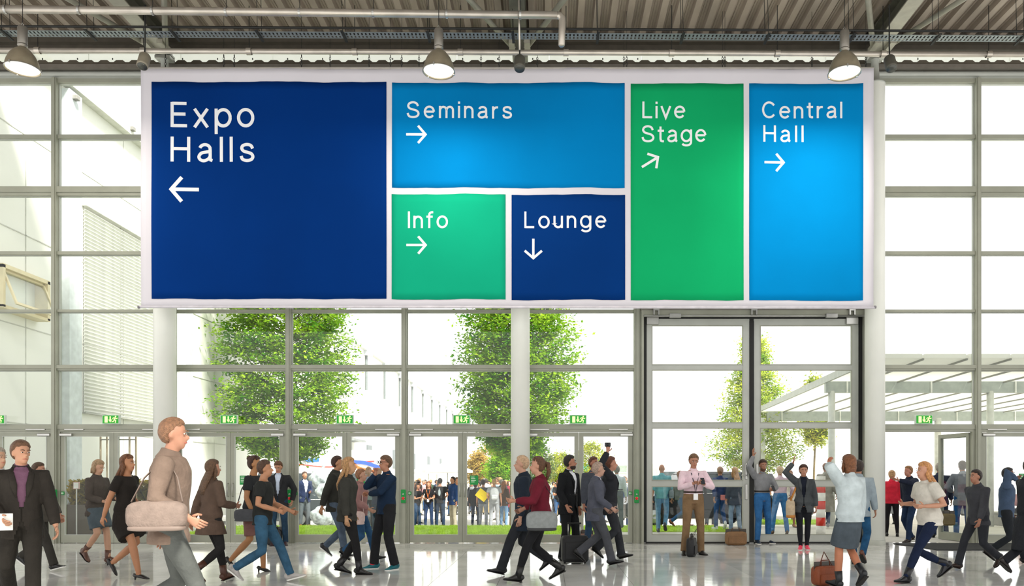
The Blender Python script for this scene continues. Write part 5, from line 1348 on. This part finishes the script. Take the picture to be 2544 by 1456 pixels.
# man in grey sweater waving
J = person('man in a grey sweater and blue jeans waving one arm and holding a phone', 1893, YF(1350), 1.84, 18, 'm', dict(hr=(-.24, .06, 1.84), hl=(.08, .28, 1.13), fl=(.15, 0, 0, 0), fr=(-.13, .03, 0, 0), toe=16), 'shirt_tucked', '#7d7f83', None, '', 'jeans', '#2c5f93', 'sneaker', '#1a2636', 'short', '#3d2a1f', '#bd8468', beard='#5a3d2c', look=(-12, 12), belt='#1d1712', hand={-1: (-.1, 0, 1), 1: None}, curl={1: .8, -1: .12}, pole={1: (1, -.5, -.5), -1: (-1, .3, -.5)})
phone(J, 1, 'dark phone in the lowered hand of the waving man in the grey sweater', (-.04, .08, .03))
# woman waving
J = person('woman in a grey blazer and black trousers waving, with pink and orange sneakers', 1996, YF(1365), 1.70, -14, 'f', dict(hr=(-.20, .02, 1.80), hl=(.25, .0, .86), fl=(.07, -.04, .0, 0), fr=(-.06, .05, 0, 0)), 'blazer', '#43474a', 'top', '#161c2a', 'leggings', '#1a1c22', 'sneaker', '#e0455f', 'bun', '#43291f', '#cf9478', look=(5, 5), hand={-1: (.12, 0, 1), 1: None}, curl={1: .5, -1: .12}, pole={1: (1, -.5, -.5), -1: (-1, .1, -.3)})
shoulder_bag(J, -1, 'beige patterned bucket bag with a tan strap on the waving woman', .30, .18, .36, '#b8a68c', drop=.42, strapc='#b4762f', fw=.05)
# woman in pale puffer
J = person('woman in a pale grey puffer jacket and dark skirt, one hand raised', 2112, YF(1466), 1.70, 200, 'f', dict(walkp(.35, 1), hl=(.20, .16, 1.62), hr=(-.24, .1, .9)), 'puffer', '#aeb9bd', None, '', 'skirt', '#444d55', 'boot', '#1c2024', 'bob', '#6e4429', '#cb7f5c', hem=.58, hand={1: (0, .1, 1), -1: None})
briefbag('leather_handbag', 'rust brown leather handbag hanging low beside the woman in the pale puffer jacket', 'bag', (XW(2050, 10.6), 10.6, .0), R(20), .36, .18, .26, '#7e3d1d', '#5a2c18')
MB().loft([(-.1, 0, .24), (-.02, 0, .44), (.12, 0, .24)], .008, n=6).build('long_strap', mat('#5a2c18', .5), bpy.data.objects['leather_handbag'], True)
person('man in blue jeans and brown shoes hidden behind the woman in the pale puffer jacket', 2132, YF(1405), 1.70, 150, 'm', walkp(.3, 1), 'jacket', '#8d9aa2', None, '', 'jeans', '#1e4a6e', 'shoe', '#5b3424', 'short', '#2d211b', SB)
# right group
person('woman in a red jacket and black trousers in the open doorway, seen from behind', 2216, 19.6, 1.62, 165, 'f', dict(hl=(.12, .3, 1.12)), 'puffer', '#cf2a3f', None, '', 'leggings', '#1f1c20', 'shoe', '#171717', 'bun', '#c49a72', SA)
person('man in a navy jacket reaching one arm far out to the left', 2262, 17.9, 1.72, -70, 'm', dict(hl=(.18, .52, 1.42), hr=(-.24, -.02, .84), fl=(.1, .16, 0, 0), fr=(-.1, -.12, .02, 10)), 'jacket', '#1c2233', None, '', 'jeans', '#1a2c47', 'shoe', '#241c1a', 'short', '#8d6440', '#cf8870', lean=.08, pole={1: (1, -.2, -.5), -1: (-1, -1, 0)}, curl=.2)
person('woman with blond hair in a cream top, tight navy jeans and heeled boots', 2310, YF(1446), 1.74, -80, 'f', dict(fl=(.06, .40, .0, -6), fr=(-.06, -.28, .08, 36), hl=(.20, .22, 1.06), hr=(-.22, .25, 1.08)), 'puffer', '#c3bfb6', None, '', 'leggings', '#141f38', 'boot', '#15161c', 'long', '#c08a58', '#d69a7c', lean=.12, sleeve='short')
J = person('grey haired man in a dark navy suit in the open doorway, facing away', 2334, 19.2, 1.80, 160, 'm', dict(hl=(.26, .05, .82)), 'blazer', '#2c3046', None, '', 'suit', '#1d2c4a', 'shoe', '#16171c', 'short', '#a8a29a', SA)
briefbag('camouflage_bag', 'olive camouflage bag hanging beside the grey haired man in the navy suit', 'bag', (XW(2352, 17.95), 17.95, .36), R(-10), .33, .2, .27, '#5d5232', '#3b3524')
person('man in a grey blazer and rolled blue jeans standing at the open doorway, back turned', 2392, YF(1342), 1.83, 172, 'm', dict(hl=(.14, .26, 1.08), hr=(-.14, .26, 1.08)), 'blazer', '#7a7d88', None, '', 'jeans', '#27558a', 'sneaker', '#b9b3ad', 'short', '#4a3b33', SB, pole={1: (1, -.3, -.6), -1: (-1, -.3, -.6)})
person('man in a blue grey shirt with one arm up, far right', 2500, YF(1400), 1.62, 60, 'm', dict(walkp(.8, 1), hr=(-.10, .18, 1.50), hl=(.22, .1, .88)), 'shirt', '#3c4c63', None, '', 'trousers', '#1f2328', 'shoe', '#1c1716', 'short', '#211c1d', SD, hand={-1: (.4, .2, 1), 1: None})
person('person in a dark coat cut by the right edge, brown shoe trailing', 2556, YF(1432), 1.74, 95, 'm', walkp(.9, -1), 'coat', '#23252a', None, '', 'trousers', '#1d1f24', 'shoe', '#1c1716', 'short', '#2b211c', SB)
person('man in a charcoal jacket stepping left behind the blond woman in the cream vest', 2432, YF(1416), 1.60, -75, 'm', walkp(.95, -1), 'jacket', '#3a3b40', None, '', 'trousers', '#2b2d33', 'shoe', '#2b1c18', 'short', '#2b1f1a', '#bb8064', lean=.08)

# ------------------------------------------------------------------ people outside
C1 = dict(vox=.019)
person('woman in a black T-shirt and jeans outside, left of the orange lanyard', 1036, 29.0, 1.58, 60, 'f', dict(hr=(-.1, .28, 1.2)), 'tshirt', '#1d1c20', None, '', 'jeans', '#27405e', 'shoe', '#1b1b1d', 'long', '#2c1b16', SA, **C1)
J = person('woman in a black T-shirt with an orange lanyard outside', 1065, 28.1, 1.60, 0, 'f', dict(hl=(.12, .24, 1.1), hr=(-.12, .24, 1.1)), 'tshirt', '#1b1b20', None, '', 'jeans', '#1f2f4c', 'shoe', '#1b1b1d', 'long', '#7a4a30', SA, lanyard='#e2702c', **C1)
shoulder_bag(J, -1, 'white cotton tote bag hanging beside the woman with the orange lanyard', .34, .06, .36, '#e3dccb', drop=.5, plain=True)
J = person('man in a black printed T-shirt outside with his back turned, arms bent', 1093, 28.2, 1.72, 178, 'm', dict(hl=(.2, .2, 1.1), hr=(-.2, .2, 1.1)), 'tshirt', '#16171a', None, '', 'jeans', '#1b2c42', 'shoe', '#15161a', 'short', '#1a1412', SA, **C1)
p = J['w'](J['TP'](.28, 0, -.145))
t = MB().ell((0, 0, .0), (.045, .006, .12), 10, 8).ell((0, -.001, .02), (.016, .007, .15), 8, 6).build('back_print', mat('#8b959c', .7), J['t'], True); t.location = J['TP'](.28, 0, -.150)
shoulder_bag(J, 1, 'cream tote bag on the shoulder of the man in the black printed T-shirt', .32, .07, .34, '#e6e0cd', drop=.42, plain=True)
person('man in a blue blazer and beige trousers outside, right of the black T-shirt man', 1127, 28.6, 1.80, -50, 'm', {}, 'blazer', '#27406e', None, '', 'trousers', '#a8a08e', 'shoe', '#8d8578', 'short', '#2a1b14', SA, **C1)
person('man in a black jacket outside, left of the yellow board', 1181, 30, 1.62, 170, 'm', {}, 'jacket', '#202227', None, '', 'jeans', '#1f2e48', 'shoe', '#1b1b1d', 'short', '#2a1b14', SA, **C1)
J = person('man in a dark grey T-shirt outside with a yellow board under his arm', 1200, 28.6, 1.70, 165, 'm', dict(hr=(-.2, .2, 1.0)), 'tshirt', '#4c515c', None, '', 'jeans', '#7b808a', 'shoe', '#3d4048', 'short', '#211714', SA, **C1)
t = thing('yellow_board', 'bright yellow square board carried by the man in the dark grey T-shirt', 'board', (XW(1198, 28.2), 28.2, ZW(1230, 28.2)), R(8))
t.rotation_euler = (0, R(38), R(8))
MB().bbox(-.20, .20, -.01, .01, -.16, .16, .004).build('board_sheet', mat('#f0d21c', .6, 0, .02), t); MB().box(-.05, .05, -.014, -.01, -.03, -.02).build('printed_line', mat('#c2a92c', .6), t)
J = person('man in a light grey T-shirt and grey trousers outside with a grey backpack', 1228, 28.0, 1.68, 185, 'm', dict(hl=(.2, .15, 1.0)), 'tshirt', '#8d9096', None, '', 'trousers', '#85888f', 'sneaker', '#8d8e90', 'short', '#a8845c', SA, **C1)
backpack(J, 'light grey backpack on the man in the light grey T-shirt', '#9a9da2')
person('woman in a brown jacket and pale jeans outside, right of the grey backpack', 1251, 28.8, 1.66, 150, 'f', {}, 'jacket', '#4d3d33', None, '', 'jeans', '#6f8fb2', 'shoe', '#57493c', 'long', '#8d5c3c', SA, **C1)
J = person('man in a navy blazer with badge and grey trousers outside beside the plastic sacks', 756, 25.4, 1.74, 40, 'm', dict(hl=(.1, .25, 1.1)), 'blazer', '#26304e', 'shirt', '#d5d8e2', 'trousers', '#596066', 'shoe', '#70442c', 'short', '#4b2f22', SA, **C1)
person('balding man in a grey blue shirt outside behind the dark blue shirt', 915, 21.5, 1.74, 20, 'm', dict(hl=(.08, .26, 1.12), hr=(-.08, .24, 1.08)), 'shirt', '#78879a', None, '', 'trousers', '#23262c', 'shoe', '#1b1b1d', 'thin', '#a8805c', SA, **C1)
person('man in a dark navy blazer outside behind the dark blue shirt', 941, 20.6, 1.70, -10, 'm', dict(hr=(-.1, .24, 1.1)), 'blazer', '#1b2944', None, '', 'jeans', '#22344c', 'shoe', '#1b1b1d', 'short', '#b08a60', SA, **C1)
person('man in a pale shirt and dark belt outside, back turned to the doors', 1532, 22.4, 1.78, 175, 'm', dict(hl=(.2, .1, .9)), 'shirt_tucked', '#b9c4cc', None, '', 'trousers', '#4c5860', 'shoe', '#242424', 'short', '#6d6a66', SA, belt='#2a2f33', **C1)
person('man in a blue suit outside at the right edge of the last door pair', 1551, 26.5, 1.66, 10, 'm', {}, 'blazer', '#22365a', 'shirt', '#c8ccda', 'suit', '#22365a', 'shoe', '#1b1b1d', 'short', '#6a4a34', SA, **C1)
J = person('man in a teal shirt and light jeans outside the tall gate, back turned', 1644, 21.0, 1.78, 170, 'm', dict(walkp(.2, 1)), 'shirt', '#6aa5b0', None, '', 'jeans', '#5c87a8', 'shoe', '#3c4652', 'bald', '#b07858', '#c98868', sleeve='rolled', **C1)
shoulder_bag(J, -1, 'grey sling bag across the back of the man in the teal shirt', .34, .12, .22, '#6f7d84', drop=.38)
person('woman in a grey top outside, right of the teal shirt', 1688, 23.0, 1.66, 100, 'f', walkp(.8, 1), 'sweater', '#5f6468', None, '', 'jeans', '#27507c', 'shoe', '#9a5848', 'bob', '#7d4c36', SA, **C1)
J = person('woman in a navy top and blue jeans outside with a pink pouch', 1790, 21.6, 1.72, 190, 'f', walkp(.3, 1), 'sweater', '#223a66', None, '', 'jeans', '#2a4c7e', 'sneaker', '#d5d8da', 'short', '#8d6648', SA, **C1)
t = thing('pink_pouch', 'small pink pouch at the hip of the woman in the navy top', 'pouch', J['w'](J['TP'](-.05, -.02, -.19)), 0); MB().bbox(-.09, .09, -.03, .03, -.07, .07, .02).build('pouch_body', mat('#c97a78', .6), t); MB().loft([(-.09, .02, .06), (0, .14, .12), (.09, .02, .06)], .006, n=5).build('belt_strap', mat('#8d4a48', .6), t)
person('man in a blue jacket and dark trousers outside, far right side of the black car', 1764, 26.8, 1.70, 150, 'm', {}, 'jacket', '#2f5583', None, '', 'trousers', '#2c3038', 'shoe', '#7a5a4a', 'short', '#5d4030', SA, **C1)
person('woman in a charcoal jacket and washed jeans outside above the leather briefcase', 1827, 21.4, 1.72, 200, 'f', dict(hr=(-.3, .1, .95)), 'coat', '#3f4653', None, '', 'jeans', '#7d93ac', 'shoe', '#5a626c', 'long', '#b58a62', SA, hem=.75, **C1)
person('man in a pale pink shirt and blue jeans outside with his back to the gate', 1938, 20.4, 1.74, 176, 'm', dict(hl=(.30, .1, 1.0), hr=(-.30, .1, 1.0), fl=(.2, 0, 0, 0), fr=(-.18, 0, 0, 0)), 'shirt_tucked', '#d3b9c8', None, '', 'jeans', '#3f77ad', 'shoe', '#5b4636', 'short', '#c9a884', SA, **C1)
person('woman in a pale dress outside behind the pink shirt man', 1962, 23.5, 1.66, 0, 'f', {}, 'dress', '#d8cfc6', None, '', 'none', '', 'shoe', '#a77a5a', 'long', '#9c6a44', SA, hem=.5, **C1)
person('man in a grey coat outside beside the striped post', 2052, 23.0, 1.84, 180, 'm', walkp(.3, -1), 'coat', '#8d8a82', None, '', 'jeans', '#3b4a66', 'sneaker', '#8d8a92', 'short', '#7a4f38', SA, **C1)
person('woman in a pink shirt sitting outside at the far right edge', 2540, 23.5, 1.66, -60, 'f', dict(hz=.50, fl=(.12, .45, 0, 0), fr=(-.1, .40, 0, 0), hl=(.15, .3, .66), hr=(-.15, .3, .66)), 'shirt', '#c9989c', None, '', 'leggings', '#26262c', 'sneaker', '#cfc9c4', 'long', '#d0a874', SA, **C1)
t = thing('stone_bench', 'low pale stone bench under the sitting woman at the far right', 'bench', (XW(2545, 23.6), 23.65, 0), R(-60))
MB().bbox(-.9, .9, -.25, .25, .0, .36, .02).build('seat_block', mat('#b5b3ad', .8), t)
MB().bbox(-.95, .95, -.28, .28, .36, .42, .015).build('seat_slab', mat('#c3c1bb', .7), t)

# ------------------------------------------------------------------ far crowd: a few figures built once, then copied with their own clothes
proto = []
specs = [('m', 'jacket', 'trousers', 'short', dict()), ('f', 'sweater', 'jeans', 'long', dict(hl=(.12, .25, 1.1))), ('m', 'tshirt', 'jeans', 'short', dict(hl=(.2, .22, 1.05), hr=(-.1, .26, 1.2))), ('f', 'coat', 'leggings', 'bob', dict()), ('m', 'blazer', 'suit', 'thin', dict(hr=(-.1, .25, 1.15))), ('f', 'shirt', 'trousers', 'pony', dict(hl=(.1, .28, 1.25)))]
pals = [('navy', '#222c44'), ('grey', '#7d8086'), ('black', '#1e1f23'), ('white', '#cfd2d6'), ('burgundy', '#6e2734'), ('light blue', '#8fa9c4'), ('beige', '#a8957c'), ('dark green', '#34463c'), ('pink', '#c98d94'), ('brown', '#5d4435')]
bots = [('blue', '#2e4a70'), ('black', '#202125'), ('grey', '#64676c'), ('khaki', '#8d7d60')]
hairs = ['#2a1b14', '#5b3c28', '#a27c50', '#1c1512', '#7d7670']
skins = ['#c98e70', '#d9a98c', '#a66f52', '#c08064']
WORD = {'jacket': 'jacket', 'sweater': 'sweater', 'tshirt': 'T-shirt', 'coat': 'coat', 'blazer': 'blazer', 'shirt': 'shirt'}
BW_ = {'trousers': 'trousers', 'jeans': 'jeans', 'leggings': 'leggings', 'suit': 'trousers'}
rng = random.Random(77)
zones = [(1030, 1142, 17, 'right of the man in dark blue'), (1164, 1268, 18, 'left of the centre column'), (1320, 1424, 10, 'between burgundy sweater and black suit'), (1444, 1562, 8, 'behind the grey suited walkers'), (1620, 1840, 9, "through the tall gate's left leaf"), (1886, 2100, 5, "through the tall gate's right leaf"), (2200, 2400, 3, 'through the open doorway'), (885, 990, 3, 'behind the man in dark blue')]
used = {}; cnt = 0
spots = [(o.location.x, o.location.y) for o in SC.objects if o.get('category') in ('person', 'car', 'van', 'parasol')]
for zi, (x0, x1, n, zl) in enumerate(zones):
    for i in range(n):
        for _ in range(400):
            px = rng.uniform(x0, x1); Y = rng.uniform(31, 47)
            if all((XW(px, Y) - a) ** 2 + (Y - b_) ** 2 > (.75 if _ < 300 else .5) for a, b_ in spots) and abs(Y - 36) > 1.6: break
        spots.append((XW(px, Y), Y))
        k = cnt % 6; sx, tp, bt, hr_, ps = specs[k]
        q = 0
        while True:
            pn, pc = pals[(cnt * 7 + zi * 3 + q) % 10]; bn, bc = bots[(cnt * 3 + zi + q // 10) % 4]
            base = 'far %s in %s %s and %s %s %s' % ('man' if sx == 'm' else 'woman', pn, WORD[tp], bn, BW_[bt], zl)
            if base not in used: break
            q += 1
        used[base] = 1
        head = [rng.uniform(-25, 25), -80, 80, 178][(cnt * 5 + zi) % 4]
        Hs = rng.uniform(1.62, 1.82) if sx == 'm' else rng.uniform(1.54, 1.70)
        if len(proto) < 6:
            J = person(base, px, Y, 1.70 if sx == 'm' else 1.62, head, sx, ps, tp, pc, None, '', bt, bc, 'shoe', '#26241f', hr_, hairs[cnt % 5], skins[cnt % 4], vox=.024, group='far crowd on the plaza')
            proto.append(J['t'])
        else:
            src = proto[k]
            o = dup(src, (XW(px, Y), Y, gz(Y)), R(head), base)
            q = Hs / (1.70 if sx == 'm' else 1.62); o.scale = (q, q, q)
            for c in o.children:
                nm = c.name.split('.')[0]
                mm = None
                if nm in ('body',): mm = skinm(skins[cnt % 4])
                elif nm == 'hair': mm = hairm(hairs[(cnt * 2) % 5])
                elif nm in ('trousers', 'jeans', 'leggings'): mm = cloth(bc)
                elif nm in ('jacket', 'sweater', 't_shirt', 'coat', 'blazer', 'shirt'): mm = cloth(pc)
                if mm: c.material_slots[0].link = 'OBJECT'; c.material_slots[0].material = mm
        cnt += 1
